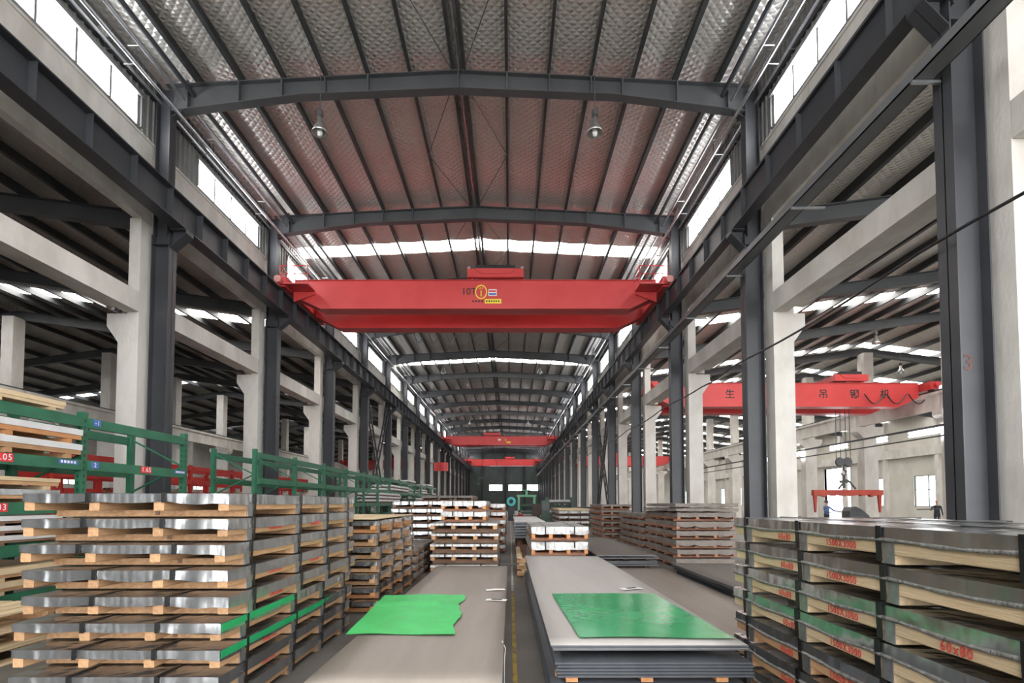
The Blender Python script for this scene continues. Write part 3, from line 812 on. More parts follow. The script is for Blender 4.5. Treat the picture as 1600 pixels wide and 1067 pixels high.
for k in range(6):
    bn.add([(k*0.28, 0.05*math.sin(k*1.3), 0), (k*0.28+0.28, 0.05*math.sin((k+1)*1.3), 0), (k*0.28+0.28, 0.05*math.sin((k+1)*1.3), 1.0), (k*0.28, 0.05*math.sin(k*1.3), 1.0)], [(0, 1, 2, 3)])
o = bn.build('red_banner', 'crane_red', None, (sx(-1, COL_IN+0.45), 60.58, 5.4))
tag(o, 'small orange-red banner hung between far columns on the left', 'banner')

# ------------------------------------------------------------------ lamps
lp = dict(shade=MB().lathe([(0.035, 0.28), (0.06, 0.25), (0.075, 0.10), (0.12, 0.05), (0.18, -0.08), (0.20, -0.15), (0.19, -0.15), (0.16, -0.07), (0.10, 0.04), (0.0, 0.05)], 20).mesh('shade', 'lamp_alu', True),
          ballast=MB().lathe([(0.0, 0.44), (0.07, 0.44), (0.08, 0.40), (0.08, 0.30), (0.04, 0.28), (0, 0.28)], 14).mesh('ballast', 'rafter_grey'),
          bulb=MB().lathe([(0.0, -0.22), (0.05, -0.20), (0.075, -0.12), (0.06, -0.02), (0.03, 0.04)], 14).mesh('bulb', 'bulb_glass', True),
          rod=MB().tube([(0, 0, 0.44), (0, 0, 1.38), (0, 0.10, 1.43), (0, 0.2, 1.40)], 0.012, 6).mesh('rod', 'rafter_grey'))
def lamp(x, y, z, label):
    t = empty('highbay_lamp', (x, y, z)); tag(t, label, 'lamp', 'high-bay lamps')
    for k, me in lp.items(): inst(k, me, t)
for k, y in enumerate((12.6, 36.6, 60.6, 84.6)):
    for side, nm in SIDES:
        lamp(XC+side*3.47, y, 11.07, '%s pair of high-bay lamps from the camera, the one on the %s, unlit' % (ORD[k], nm))
for (x, y, z, w) in ((-14.6, 18.6, 8.9, 'dark left side hall near the camera'), (-14.6, 30.6, 8.9, 'dark left side hall farther back'), (17.6, 24.4, 9.4, 'right side hall above its red crane'), (23.5, 30.6, 9.6, 'right side hall beyond the middle columns')):
    lamp(x, y, z, 'dome lamp hanging in the '+w)
for k, (a, b_) in enumerate(((24.4, 26.3), (27.9, 28.6), (31.2, 32.8), (36, 37.6), (41, 42.6), (20, 21.6))):
    t = empty('tube_light', (20.55, a, 5.02))
    tag(t, ['lit tube lamp right of the middle column marked 7', 'short lit tube lamp right behind the column marked 7', 'lit tube lamp above the hook block', 'lit tube lamp left of the hook block', 'farthest lit tube lamp in the right side hall', 'lit tube lamp hidden by the nearest dark column'][k], 'lamp', 'tube lamps on the middle columns')
    MB().tube([(0, 0, 0), (0, b_-a, 0)], 0.06, 8).tube([(0, 0, 0.16), (0, b_-a, 0.16)], 0.06, 8).build('tube', 'tube_lit', t)
    MB().box(-0.02, 0.08, -0.05, b_-a+0.05, 0.06, 0.10).build('holder', 'rafter_grey', t)
tr_ = MB().box(-0.05, 0.05, 0, 45, -0.06, 0.0).box(-0.05, 0.05, 0, 45, 0.42, 0.52).build('light_trunking', 'black', None, (20.62, 14, 4.85))
tag(tr_, 'twin dark trunking carrying the tube lamps along the middle columns', 'trunking')

# ------------------------------------------------------------------ wrapped sheet packs on timber pallets
def wrap_mesh(name, W, L, H, mat, seed, sag=0.02, amp=0.006, stops_x=(), stops_y=(), step=0.11, over=0.0, ydrop=0.0):
    """closed crinkled pack: top face, four walls with an uneven lower edge, bottom; centred in x and y, z from 0 (bottom) to H"""
    rr = random.Random(seed)
    per = []
    def edge(p, q, stops, sgn):
        n = max(3, int(math.hypot(q[0]-p[0], q[1]-p[1])/step))
        for k in range(n):
            t = k/n
            s = 0.0
            if stops:
                st = [0.0] + sorted(stops) + [1.0]
                for a, b_ in zip(st[:-1], st[1:]):
                    if a <= t <= b_: s = math.sin(math.pi*(t-a)/(b_-a))
            per.append((p[0]+(q[0]-p[0])*t, p[1]+(q[1]-p[1])*t, s, sgn, k == 0))
    w, l = W/2, L/2
    edge((-w, -l), (w, -l), stops_x, (0, -1)); edge((w, -l), (w, l), stops_y, (1, 0))
    edge((w, l), (-w, l), stops_x, (0, 1)); edge((-w, l), (-w, -l), stops_y, (-1, 0))
    n = len(per); vs = []
    f_sag = [rr.uniform(0.2, 1.0) for _ in range(60)]
    for row, z in enumerate((H, H*0.52, 0.0)):
        for i, (x, y, s, sg, corner) in enumerate(per):
            o = rr.uniform(-amp, amp)*(0.3 if row == 0 else 1.0) + (over*s if row == 2 else over*0.4*s if row == 1 else 0)
            dz = rr.uniform(-amp, amp)*0.4
            if row == 2: dz -= sag*s*f_sag[i//9 % 60]*(0.3 if sg[0] else 1.0) + (ydrop if sg[0] else 0)
            vs.append((x+sg[0]*o, y+sg[1]*o, z+dz))
    fs = [tuple(range(n)), tuple(range(3*n-1, 2*n-1, -1))]
    for row in range(2):
        for i in range(n):
            j = (i+1) % n
            fs.append((row*n+i, (row+1)*n+i, (row+1)*n+j, row*n+j))
    m = MB().add(vs, fs)
    me = m.mesh(name, mat, True)
    me.set_sharp_from_angle(angle=R(35))
    return me
WR, BX = {}, {}
def wrap_cached(W, L, H, mat, var, **k):
    key = (round(W, 3), round(L, 3), round(H, 3), mat, var)
    if key not in WR: WR[key] = wrap_mesh('wrapped_sheets', W, L, H, mat, hash(key[:3]) % 1000 + var*17 + 3, **k)
    return WR[key]
def box_cached(name, a, b_, c, mat):
    key = (name, round(a, 3), round(b_, 3), round(c, 3), mat)
    if key not in BX:
        e = min(a, b_, c)*0.06
        m = MB().prism([(-a/2+e, 0), (a/2-e, 0), (a/2, e), (a/2, c-e), (a/2-e, c), (-a/2+e, c), (-a/2, c-e), (-a/2, e)], 'y', -b_/2, b_/2)
        BX[key] = m.mesh(name, mat)
    return BX[key]
def strap_mesh(kind, W, L, H, drop, w=0.03, t=0.004, g=0.008):
    key = ('strap', kind, round(W, 3), round(L, 3), round(H, 3), round(drop, 3), w)
    if key not in BX:
        m = MB()
        if kind == 'x':      # girth strap: over the top and down both long sides
            m.box(-W/2-g, W/2+g, -w/2, w/2, H+g*0.4, H+g*0.4+t)
            for s in (-1, 1): m.prism([(s*(W/2+g), H+g*0.4+t), (s*(W/2+g+t), H+g*0.4+t), (s*(W/2+g+t), H*0.5), (s*(W/2+g+t)-s*0.004, drop), (s*(W/2+g)-s*0.004, drop), (s*(W/2+g), H*0.5)], 'y', -w/2, w/2)
        else:
            m.box(-w/2, w/2, -L/2-g, L/2+g, H+g*0.4, H+g*0.4+t)
            for s in (-1, 1): m.box(-w/2, w/2, min(s*(L/2+g), s*(L/2+g+t)), max(s*(L/2+g), s*(L/2+g+t)), drop, H+g*0.4+t)
        BX[key] = m.mesh('strap', 'strap_black')
    return BX[key]
def pack(xc, yc, z, W, L, H, hs, label, group, wrap='wrap_galv', wd='wood_tan', nb=4, cross=(-0.38, -0.13, 0.13, 0.38), xs=(-0.17, 0.26), var=0,
         hb=None, rz=0.0, plates=False, fold=False, sag=0.02, amp=0.006, straps=True, cw=0.1, bw=0.075, over=0.01, wd2=None, sw=0.03, gsides=True, ydrop=0.0):
    """one pack: crosswise timbers, lengthwise timbers, wrapped sheets, straps; sits on z"""
    t = empty('sheet_pack', (xc, yc, z), rz)
    tag(t, label, 'sheet pack', group)
    hb = hb or (H-hs)*0.54
    hs -= 0.012
    hc = H-hs-hb-0.013
    for k in range(nb):
        x = -W/2+bw/2+0.006 + (W-bw-0.012)*k/(nb-1)
        inst('timber', box_cached('timber', bw, L-0.02, hb, wd), t, (x, 0, hc))
    for c in cross:
        inst('crossbar', box_cached('crossbar', W-0.02, cw, hc, wd2 or wd), t, (0, c*L, 0))
    inst('wrapped_sheets', wrap_cached(W, L, hs, wrap, var, sag=sag, amp=amp, over=over, ydrop=ydrop,
         stops_x=[(q+0.5) for q in xs], stops_y=[c+0.5 for c in cross]), t, (0, 0, hc+hb))
    if straps:
        if gsides:
            for c in cross:
                inst('strap', strap_mesh('x', W, L, H-0.012-hc, -hc+0.012, sw), t, (0, c*L+0.045, hc))
        for q in xs:
            inst('strap', strap_mesh('y', W, L, H-0.012, hc+hb-0.01, sw), t, (q*W, 0, 0))
    if plates:
        for c in cross:
            for s in ((-1, 1) if plates is True else (plates,)):
                inst('corner_plate', box_cached('corner_plate', 0.004, 0.075, hc+hb*0.95, 'plate_galv'), t, (s*(W/2-0.001), c*L-0.02, 0.002))
    if fold:
        for s in (fold,):
            pts = [(s*(W/2+0.002+0.003*math.sin(k*1.7)), -L/2+L*k/24, hc+hb+0.006+0.006*math.sin(k*0.9)) for k in range(25)]
            MB().tube(pts, [0.011+0.003*math.sin(k*2.3) for k in range(25)], 6).build('wrap_fold', 'film_grey', t, smooth=True)
    return t, hc, hb
def stack_label(i, n, what):
    return ('topmost %s' if i == 0 else 'lowest %s' if i == n-1 else ORD[i]+' from the top %s') % what

# --- tall stack at the front left
N = 9; P = 0.187
for i in range(N):
    z = (N-1-i)*P
    dx, dy = rnd.uniform(-0.018, 0.018), rnd.uniform(-0.02, 0.02)
    if i >= 5: dx -= 0.025; dy -= 0.03*(i-4)*0.6
    t, hc, hb = pack(-2.79+dx, 5.25+dy, z, 1.50, 3.0, P, 0.068, stack_label(i, N, 'galvanised-wrapped pack in the tall stack at the front left'), 'packs in the front left stack',
         wrap='wrap_galv', var=i % 4, hb=0.068, cross=(-0.392, -0.087, 0.160, 0.40), xs=(-0.20+rnd.uniform(-0.06, 0.06), 0.22+rnd.uniform(-0.04, 0.05)),
         plates=1, sag=0.03, amp=0.0035, over=0.006, ydrop=0.022, rz=R(rnd.uniform(-0.35, 0.35)))
    if i in (1, 3, 4, 6, 7):
        for yy in (-0.75, 0.15) if i in (1, 3) else (-0.75,):
            letters('1500X3000', 0.05, 'ink_red', t, (0.752, yy, hc+hb*0.5), '+x', squash=0.9)
    if i in (5, 6):
        fm = MB().prism([(-1.5, 0), (-0.25, 0.0), (-0.28 if i == 5 else -0.05, 0.052), (-1.5, 0.052)], 'x', 0, 0.003)
        if i == 6: fm.prism([(-0.25, 0.0), (0.45, 0.0), (0.75, 0.052), (-0.05, 0.052)], 'x', 0, 0.003)
        fm.build('film_strip', 'film_green_dark', t, (0.756, 0, hc+hb+0.0))
    for k in (0,):
        inst('knot_block', box_cached('knot_block', 0.03, 0.012, 0.03, 'wood_brown'), t, (0.05+0.1*(i % 3), -0.392*3.0-0.052, 0.012))
# --- stack at the front right
N = 7; P = 0.2115
for i in range(N):
    z = (N-1-i)*P
    dx = rnd.uniform(-0.006, 0.012); dy = (0.0, -0.02, 0.0, 0.03, 0.0, 0.04, 0.05)[i]
    t, hc, hb = pack(2.80+dx, 3.22+dy, z, 1.50, 3.0, P, 0.092, stack_label(i, N, 'dark metal-wrapped pack in the stack at the front right'), 'packs in the front right stack',
         wrap='wrap_dark', wd='wood_pale' if i < 4 else 'wood_tan', var=i % 3, hb=0.068, cross=(-0.405, -0.135, 0.135, 0.405), xs=(-0.2, 0.2),
         plates=-1, fold=-1, sag=0.006, amp=0.003, over=0.002, sw=0.042)
    for yy, s in ((3.86, '60x80'), (3.17, '1500X3000'), (2.42, '60x80')):
        if yy < 2.5 and i not in (2, 4): continue
        letters(s, (0.066 if yy > 3.5 else 0.060) if yy > 2.5 else 0.068, 'ink_red', t, (-0.749, yy-3.22-dy+rnd.uniform(-0.05, 0.05), hc+hb*0.42), '-x', squash=0.9)

# --- second stack on the left, orange timber
N = 7; P = 0.193
for i in range(N):
    pack(-2.69+rnd.uniform(-0.05, 0.02)+(0.04 if i >= 5 else 0), 8.95+rnd.uniform(-0.03, 0.03), (N-1-i)*P, 1.50, 2.95, P, 0.075, stack_label(i, N, 'wrapped pack with orange timbers behind the tall left stack'), 'packs in the second left stack',
         wrap='wrap_dark', wd=('wood_orange' if i in (0, 5, 6) else 'wood_tan'), var=i % 3, cross=(-0.42, -0.14, 0.14, 0.42), plates=1, sag=0.015, amp=0.006)
bd = MB()
for k in range(7): bd.box(-0.74+k*0.213, -0.74+k*0.213+0.205, -1.45, 1.46, 0, 0.014)
t = empty('board_cover', (-2.69, 8.95, 7*0.193+0.012)); tag(t, 'pale plank cover lying on the second left stack', 'cover')
for k in range(7): inst('plank', box_cached('plank', 0.205, 2.9, 0.014, 'wood_board'), t, (-0.64+k*0.213, 0, 0))
# --- low dark stack behind it
N = 4; P = 0.168
for i in range(N):
    pack(-2.69, 12.0, (N-1-i)*P, 1.5, 2.8, P, 0.06, stack_label(i, N, 'dull pack in the low stack between the left stacks'), 'packs in the low left stack',
         wrap='wrap_paper', wd='wood_brown', var=i % 2, plates=False, sag=0.02, straps=True)
# --- centre left stack: five wide white packs and two narrower ones on top
N = 5; P = 0.232
for i in range(N):
    pack(-1.02+rnd.uniform(-0.02, 0.02), 12.97, (N-1-i)*P, 1.5, 3.0, P, 0.055, stack_label(i, N, 'wide white-edged pack in the stack left of the aisle'), 'wide packs left of the aisle',
         wrap='wrap_white', wd='wood_tan', wd2='wood_brown', var=i % 2, hb=0.085, xs=(-0.28, 0.25), sag=0.008, amp=0.005, bw=0.09)
for i in range(2):
    pack(-1.09, 13.2, 5*0.232+(1-i)*0.25, 1.05, 2.4, 0.25, 0.115, ['upper', 'lower'][i]+' of two narrow white foil packs on the stack left of the aisle', 'narrow foil packs left of the aisle',
         wrap='wrap_white', wd='wood_orange', wd2='wood_red', var=i, hb=0.08, xs=(-0.24, 0.23), sag=0.02, amp=0.012, over=0.012)
# --- stacks farther back on the left
def far_stack(x0, x1, y0, y1, top, n, what, group, wrap='wrap_galv', wd='wood_brown', frac=0.42, nb=4, xs=(-0.2, 0.2), **k):
    P = top/n
    for i in range(n):
        pack((x0+x1)/2+rnd.uniform(-0.03, 0.03), (y0+y1)/2, (n-1-i)*P, x1-x0, y1-y0, P, P*frac, stack_label(i, n, what), group, wrap=wrap, wd=wd, var=i % 2, nb=nb, xs=xs, **k)
far_stack(-3.75, -1.95, 16.3, 19.2, 1.66, 7, 'grey-wrapped pack in the stack behind the low left stack', 'packs behind the low left stack', xs=(-0.2, 0.2), bw=0.1)
far_stack(-3.6, -1.5, 21.0, 24.0, 1.92, 8, 'grey pack in the tallest stack far left of the aisle', 'packs far left of the aisle', wrap='wrap_paper')
far_stack(-1.75, -0.15, 16.6, 19.6, 1.58, 6, 'white and rust pack in the stack behind the foil packs', 'packs behind the foil packs', wrap='wrap_white', wd='wood_red', gsides=True)
far_stack(-1.8, -0.2, 24.6, 27.6, 1.5, 6, 'rusty pack in the next stack left of the aisle', 'packs farther left of the aisle', wrap='wrap_paper', wd='wood_red')
far_stack(-1.9, -0.25, 30.0, 33.0, 1.3, 5, 'brown pack in the farthest stack left of the aisle', 'packs farthest left of the aisle', wrap='wrap_paper', wd='wood_brown', straps=False)
# --- foil packs right of the aisle
N = 3; P = 0.335
for i in range(N):
    pack(1.10, 12.95, 0.08+(N-1-i)*P, 1.26, 3.1, P, 0.17, stack_label(i, N, 'silver foil-wrapped pack right of the aisle'), 'foil packs right of the aisle',
         wrap='wrap_white', wd='wood_orange', wd2='wood_red', var=5+i, hb=0.10, xs=(-0.25, 0.26), sag=0.03, amp=0.022, over=0.025, bw=0.08)
t = empty('timber_rest', (1.10, 12.95, 0)); tag(t, 'pair of dark timbers under the foil packs right of the aisle', 'timber')
for q in (-1.1, 1.1): inst('timber', box_cached('timber', 1.25, 0.12, 0.078, 'wood_brown'), t, (0, q, 0))
# --- stacks on the right under grey-brown paper
far_stack(4.13, 5.60, 12.75, 15.7, 1.38, 6, 'paper-wrapped pack in the big brown stack on the right', 'packs in the big brown stack', wrap='wrap_paper', wd='wood_red', frac=0.52, amp=0.02, sag=0.04, over=0.02, straps=False)
for i, (z, dx, r_) in enumerate(((1.39, -0.02, 0.6), (1.505, 0.03, -1.6))):
    o = inst('paper_sheets', wrap_mesh('paper_sheets', 1.56, 3.0, 0.07, 'wrap_paper', 90+i, sag=0.02, amp=0.022, stops_x=(0.5,), stops_y=(0.3, 0.7), over=0.05), None, (4.88+dx, 14.2, z+0.012), R(r_))
    tag(o, ['lower', 'upper'][i]+' crooked paper-wrapped bundle lying on the big brown stack', 'bundle', 'crooked bundles on the brown stack')
far_stack(4.13, 5.55, 16.1, 19.3, 1.28, 6, 'paper-wrapped pack in the shorter stack behind the big brown stack', 'packs in the shorter brown stack', wrap='wrap_paper', wd='wood_red', frac=0.52, amp=0.02, sag=0.03, over=0.02, straps=False)
far_stack(3.62, 4.80, 20.2, 23.2, 1.56, 7, 'brown pack in the third brown stack on the right', 'packs in the third brown stack', wrap='wrap_paper', wd='wood_red', frac=0.40, amp=0.015, straps=False)
far_stack(2.40, 3.85, 25.0, 29.5, 1.22, 5, 'white-edged pack in the cardboard-topped stack on the right', 'packs under the cardboard', wrap='wrap_white', wd='wood_brown', frac=0.45)
o = inst('cardboard_cover', wrap_mesh('cardboard_cover', 1.5, 4.5, 0.09, 'wood_board', 55, sag=0.02, amp=0.02, stops_x=(0.33, 0.66)), None, (3.12, 27.25, 1.235))
tag(o, 'tan cardboard cover on the stack by the dark green machine', 'cover')

# ------------------------------------------------------------------ bare steel plates lying flat
def plate(xc, yc, z, W, L, T, label, group, mat='plate_brown', rz=0, seed=0, wave=0.004, droop=0.0):
    rr = random.Random(seed); nx, ny = 6, 26
    ph = [rr.uniform(0, 6.28) for _ in range(4)]
    vs = []
    for top in (1, 0):
        for j in range(ny+1):
            for i in range(nx+1):
                u, v = i/nx, j/ny
                zz = wave*(math.sin(v*7+ph[0])*0.6+math.sin(u*3+v*4+ph[1])*0.4) - wave*0.0
                zz = zz + wave - droop*max(0, v-0.8)*5*u*u
                vs.append((W*(u-0.5), L*(v-0.5), zz + (T if top else 0.0)))
    n = (nx+1)*(ny+1); fs = []
    q = lambda i, j, t: t*n + j*(nx+1)+i
    for j in range(ny):
        for i in range(nx):
            fs.append((q(i, j, 0), q(i+1, j, 0), q(i+1, j+1, 0), q(i, j+1, 0)))
            fs.append((q(i, j, 1), q(i, j+1, 1), q(i+1, j+1, 1), q(i+1, j, 1)))
    side = []
    for i in range(nx): side += [(q(i, 0, 0), q(i, 0, 1), q(i+1, 0, 1), q(i+1, 0, 0)), (q(i, ny, 0), q(i+1, ny, 0), q(i+1, ny, 1), q(i, ny, 1))]
    for j in range(ny): side += [(q(0, j, 0), q(0, j+1, 0), q(0, j+1, 1), q(0, j, 1)), (q(nx, j, 0), q(nx, j, 1), q(nx, j+1, 1), q(nx, j+1, 0))]
    me = MB().add(vs, fs+side).mesh('steel_plate', [mat, 'plate_edge'], True)
    nf = len(fs)
    for k, p in enumerate(me.polygons):
        if k >= nf: p.material_index = 1; p.use_smooth = False
    o = inst('steel_plate', me, None, (xc, yc, z), rz)
    return tag(o, label, 'steel plate', group)
def bearers(xc, yc, z, W, L, H, label, ys=(-0.45, -0.15, 0.15, 0.45), mat='wood_orange'):
    t = empty('bearer_timbers', (xc, yc, z)); tag(t, label, 'timber', 'timbers under plates')
    for y in ys:
        for k in (-0.4, 0.0, 0.4): inst('timber', box_cached('timber', 0.09, 0.12, H, mat), t, (k*W, y*L, 0))
        inst('crossbar', box_cached('crossbar', W*0.96, 0.07, H*0.6, mat), t, (0, y*L+0.1, 0))
    return t
# left of the aisle
bearers(-0.73, 6.7, 0, 1.33, 6.4, 0.10, 'orange timbers under the brown plates left of the aisle')
n = 9
for i in range(n):
    last = i == 0
    plate(-0.735+rnd.uniform(-0.012, 0.012), 6.72+rnd.uniform(-0.03, 0.03), 0.102+(n-1-i)*0.0335, 1.34, 6.46, 0.026 if not last else 0.02, stack_label(i, n, 'brown plate in the flat stack left of the aisle'), 'plates left of the aisle', seed=i, wave=0.003, rz=R(rnd.uniform(-0.12, 0.12)))
# right of the aisle
bearers(1.02, 7.0, 0, 1.42, 6.4, 0.05, 'low timbers under the pale plates right of the aisle')
zz = 0.052; pl = []
for i in range(8): pl.append((zz, 0.022, 0.0)); zz += 0.0275
z_b = zz; zz += 0.055
for i in range(5): pl.append((zz, 0.014, 0.0)); zz += 0.0235
z_m = zz; zz += 0.075
for i in range(3): pl.append((zz, 0.010, 0.0)); zz += 0.0165
for i, (z, T, dy) in enumerate(pl):
    k = len(pl)-1-i
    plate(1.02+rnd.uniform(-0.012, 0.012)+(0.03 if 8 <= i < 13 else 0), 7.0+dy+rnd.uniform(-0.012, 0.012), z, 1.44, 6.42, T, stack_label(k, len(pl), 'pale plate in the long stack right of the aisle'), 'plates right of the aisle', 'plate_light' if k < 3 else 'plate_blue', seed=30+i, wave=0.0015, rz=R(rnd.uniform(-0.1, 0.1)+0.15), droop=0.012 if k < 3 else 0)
bearers(1.02, 7.05, z_b-0.001, 1.40, 6.3, 0.046, 'orange timber blocks halfway up the pale plates right of the aisle', ys=(-0.495, -0.15, 0.15, 0.45))
bearers(1.02, 7.2, z_m-0.004, 1.36, 6.0, 0.066, 'dark timbers under the top pale plates right of the aisle', ys=(-0.38, -0.1, 0.15, 0.45), mat='wood_brown')
ZR = zz
# brown plates behind, right
bearers(2.50, 7.9, 0, 1.4, 5.8, 0.10, 'dark timbers under the low brown plates on the right', mat='wood_brown')
for i in range(4):
    plate(2.50+rnd.uniform(-0.015, 0.015), 7.9+rnd.uniform(-0.05, 0.05), 0.102+(3-i)*0.034, 1.42, 5.9, 0.026, stack_label(i, 4, 'brown plate in the low stack on the right'), 'low brown plates on the right', seed=60+i)
bearers(2.62, 14.6, 0, 1.3, 6.0, 0.20, 'timbers under the brown plates in front of the brown stacks', mat='wood_brown')
for i in range(5):
    z = 0.202+(4-i)*0.034 + (0.05 if i < 2 else 0) + (0.03 if i < 1 else 0)
    plate(2.62+rnd.uniform(-0.04, 0.04), 14.55+rnd.uniform(-0.06, 0.06), z, 1.34, 6.1, 0.022, stack_label(i, 5, 'brown plate in front of the brown stacks on the right'), 'plates before the brown stacks', 'plate_dark', seed=70+i)
bearers(2.62, 14.55, 0.3, 1.3, 6.0, 0.052, 'thin timbers inside the brown plates before the brown stacks', mat='wood_brown')
bearers(2.62, 14.55, 0.384, 1.3, 6.0, 0.032, 'thin strips under the top brown plate before the brown stacks', mat='wood_brown')
bearers(3.95, 8.8, 0, 1.2, 3.2, 0.16, 'timbers under the dark thick plates beside the front right stack', mat='wood_brown')
for i in range(3):
    plate(3.95+0.05*i, 8.85, 0.162+(2-i)*0.075, 1.30, 3.4, 0.05, stack_label(i, 3, 'thick dark plate beside the front right stack'), 'thick dark plates', 'plate_dark', seed=80+i)
# white plates beyond the foil packs
bearers(0.62, 18.4, 0, 0.85, 6.0, 0.55, 'tall dark timbers under the white plates right of the aisle', mat='wood_brown')
for i in range(6):
    plate(0.62+rnd.uniform(-0.03, 0.03), 18.4, 0.56+(5-i)*0.085, 0.95, 6.2, 0.05, stack_label(i, 6, 'white plate in the stack beyond the foil packs'), 'white plates beyond the foil packs', 'sheet_white', seed=90+i)
t = empty('loose_planks', (0.33, 12.0, 0)); tag(t, 'pale loose boards leaning beside the foil packs at the aisle edge', 'boards')
for k in range(4): inst('plank', box_cached('plank', 0.11, 2.6, 0.03, 'wood_board'), t, (-0.05*k+0.02, 0.1*k, 0.002+0.14*k)); inst('crossbar', box_cached('crossbar', 0.3, 0.08, 0.10, 'wood_tan'), t, (-0.03, -0.8, 0.034+0.14*k)) if k < 3 else None

# ------------------------------------------------------------------ green protective film and paper tags
def film(corners, z, label, mat, seed, rag=0.0, lift=0.004):
    rr = random.Random(seed); nx, ny = 26, 18
    (a, b_, c, d) = [Vector((*p, 0)) for p in corners]     # far left, far right, near right, near left
    vs = []
    for j in range(ny+1):
        for i in range(nx+1):
            u, v = i/nx, j/ny
            p = (a.lerp(b_, u)).lerp(d.lerp(c, u), v)
            w = lift*(1+math.sin(u*9+v*3+seed)+0.6*math.sin(v*17+u*2)) + 0.003
            x = p.x + (rag*(math.sin(v*13)+rr.uniform(-.5, .5)) if i == nx else 0)
            y = p.y + (0.018*math.sin(u*5) if j in (0, ny) else 0)
            vs.append((x, y, w + (0.03*math.exp(-((v-0.28)/0.03)**2)*(u < 0.75) if rag else 0)))
    n = len(vs)
    vs += [(x, y, zz-0.0015) for x, y, zz in vs]
    fs = []
    for j in range(ny):
        for i in range(nx):
            q = (j*(nx+1)+i, j*(nx+1)+i+1, (j+1)*(nx+1)+i+1, (j+1)*(nx+1)+i)
            fs += [q, tuple(n+k for k in reversed(q))]
    cx = sum(v[0] for v in vs)/len(vs); cy = sum(v[1] for v in vs)/len(vs)
    o = MB().add([(x-cx, y-cy, zz) for x, y, zz in vs], fs).build('protective_film', mat, None, (cx, cy, z), True)
    return tag(o, label, 'film', 'green films')
ZL = 0.102+8*0.0335+0.020+0.006
film(((-1.62, 6.70), (-0.60, 6.76), (-0.51, 4.72), (-1.50, 4.72)), ZL+0.007, 'bright green film with ragged edge on the brown plates left of the aisle', 'film_green', 3, rag=0.025)
film(((0.47, 5.82), (1.62, 5.86), (1.70, 3.93), (0.53, 3.95)), ZR+0.008, 'dark glossy green film on the pale plates right of the aisle', 'film_green_dark', 8, lift=0.0015)
for (x, y, z, l, rz, fold) in ((-0.20, 7.15, ZL, 'small white paper tag on the brown plates, farther one', 10, 0), (-0.17, 6.4, ZL, 'small white paper tag on the brown plates, nearer one', -12, 1), (1.45, 6.2, ZR, 'white tag with black stripe on the pale plates', 20, 2)):
    t = empty('paper_tag', (x, y, z+0.006), R(rz)); tag(t, l, 'tag', 'paper tags')
    MB().prism([(-0.13, 0), (0.0, 0.006), (0.13, 0.002), (0.13, 0.004), (0.0, 0.008), (-0.13, 0.002)], 'y', -0.06, 0.06).build('sheet', 'paper', t)
    if fold: MB().box(-0.06, 0.07, -0.03, 0.03, 0.009, 0.011).build('print', 'ink_black', t)
t = empty('hanging_tag', (-0.05, 4.45, 0.02)); tag(t, 'white paper tag hanging at the aisle edge of the brown plates', 'tag')
MB().prism([(4.42-4.45, 0.0), (4.50-4.45, 0.02), (4.50-4.45, 0.20), (4.46-4.45, 0.24), (4.43-4.45, 0.20)], 'x', 0, 0.004).build('sheet', 'paper', t)
MB().tube([(0.002, 0.01, 0.24), (0.01, 0.03, 0.33), (-0.02, 0.05, 0.385)], 0.004, 5).build('string', 'paper', t)

# ------------------------------------------------------------------ green pallet racks on the left
RKX, RKD = -6.5, 1.05
up_m = MB()
for k in range(1): up_m.box(-0.045, 0.045, -0.055, 0.055, 0, 2.98).box(-0.08, 0.08, -0.07, 0.07, 0, 0.012)
up_me = up_m.mesh('upright', 'rack_green')
hole_me = MB()
for k in range(26): hole_me.box(0.0451, 0.0465, -0.012, 0.012, 0.2+k*0.105, 0.2+k*0.105+0.045).box(-0.012, 0.012, -0.0565, -0.0551, 0.2+k*0.105, 0.2+k*0.105+0.045)
hole_me = hole_me.mesh('slots', 'black')
BEAMZ = (0.30, 0.93, 1.48, 2.12, 2.77)
def rack(ys, label, mat='rack_green', x=RKX, detail=True, zs=BEAMZ, w=2.43, name='pallet_rack'):
    t = empty(name, (x, ys[0], 0)); tag(t, label, 'rack', name+'s')
    for y in ys:
        for dx in (0, -RKD):
            u = inst('upright', up_me if mat == 'rack_green' else UPR, t, (dx, y-ys[0], 0))
            if detail and dx == 0: inst('slots', hole_me, u)['kind'] = 'stuff'
        fr = MB()
        for k in range(5): fr.bar((-0.02, 0, 0.25+k*0.52), (-RKD+0.02, 0, 0.25+(k+1)*0.52) if k % 2 == 0 else (-RKD+0.02, 0, 0.25+k*0.52), 0.03, 0.03) if k % 2 == 0 else fr.bar((-RKD+0.02, 0, 0.25+k*0.52), (-0.02, 0, 0.25+(k+1)*0.52), 0.03, 0.03)
        fr.build('lacing', mat, t, (0, y-ys[0], 0))
    for a, b_ in zip(ys[:-1], ys[1:]):
        for z in zs:
            for dx in (0.048, -RKD-0.02):
                me = box_cached('shelf_beam', 0.05, b_-a-0.112, 0.155, mat)
                inst('shelf_beam', me, t, (dx, (a+b_)/2-ys[0], z-0.025))
    return t
ys1 = [2.90, 5.33, 7.76, 10.19]
t = rack(ys1, 'green pallet rack behind the tall front left stack')
for (yy, z, s, w) in ((9.05, 2.185, '1.65', 0.26), (6.49, 2.185, '1.05', 0.26), (6.44, 1.545, '2.03', 0.26)):
    o = MB().box(0.074, 0.077, -w/2, w/2, -0.055, 0.055).build('price_plate', 'label_red', t, (0, yy-ys1[0], z))
    letters(s, 0.115, 'ink_white', o, (0.0785, 0, 0), '+x')
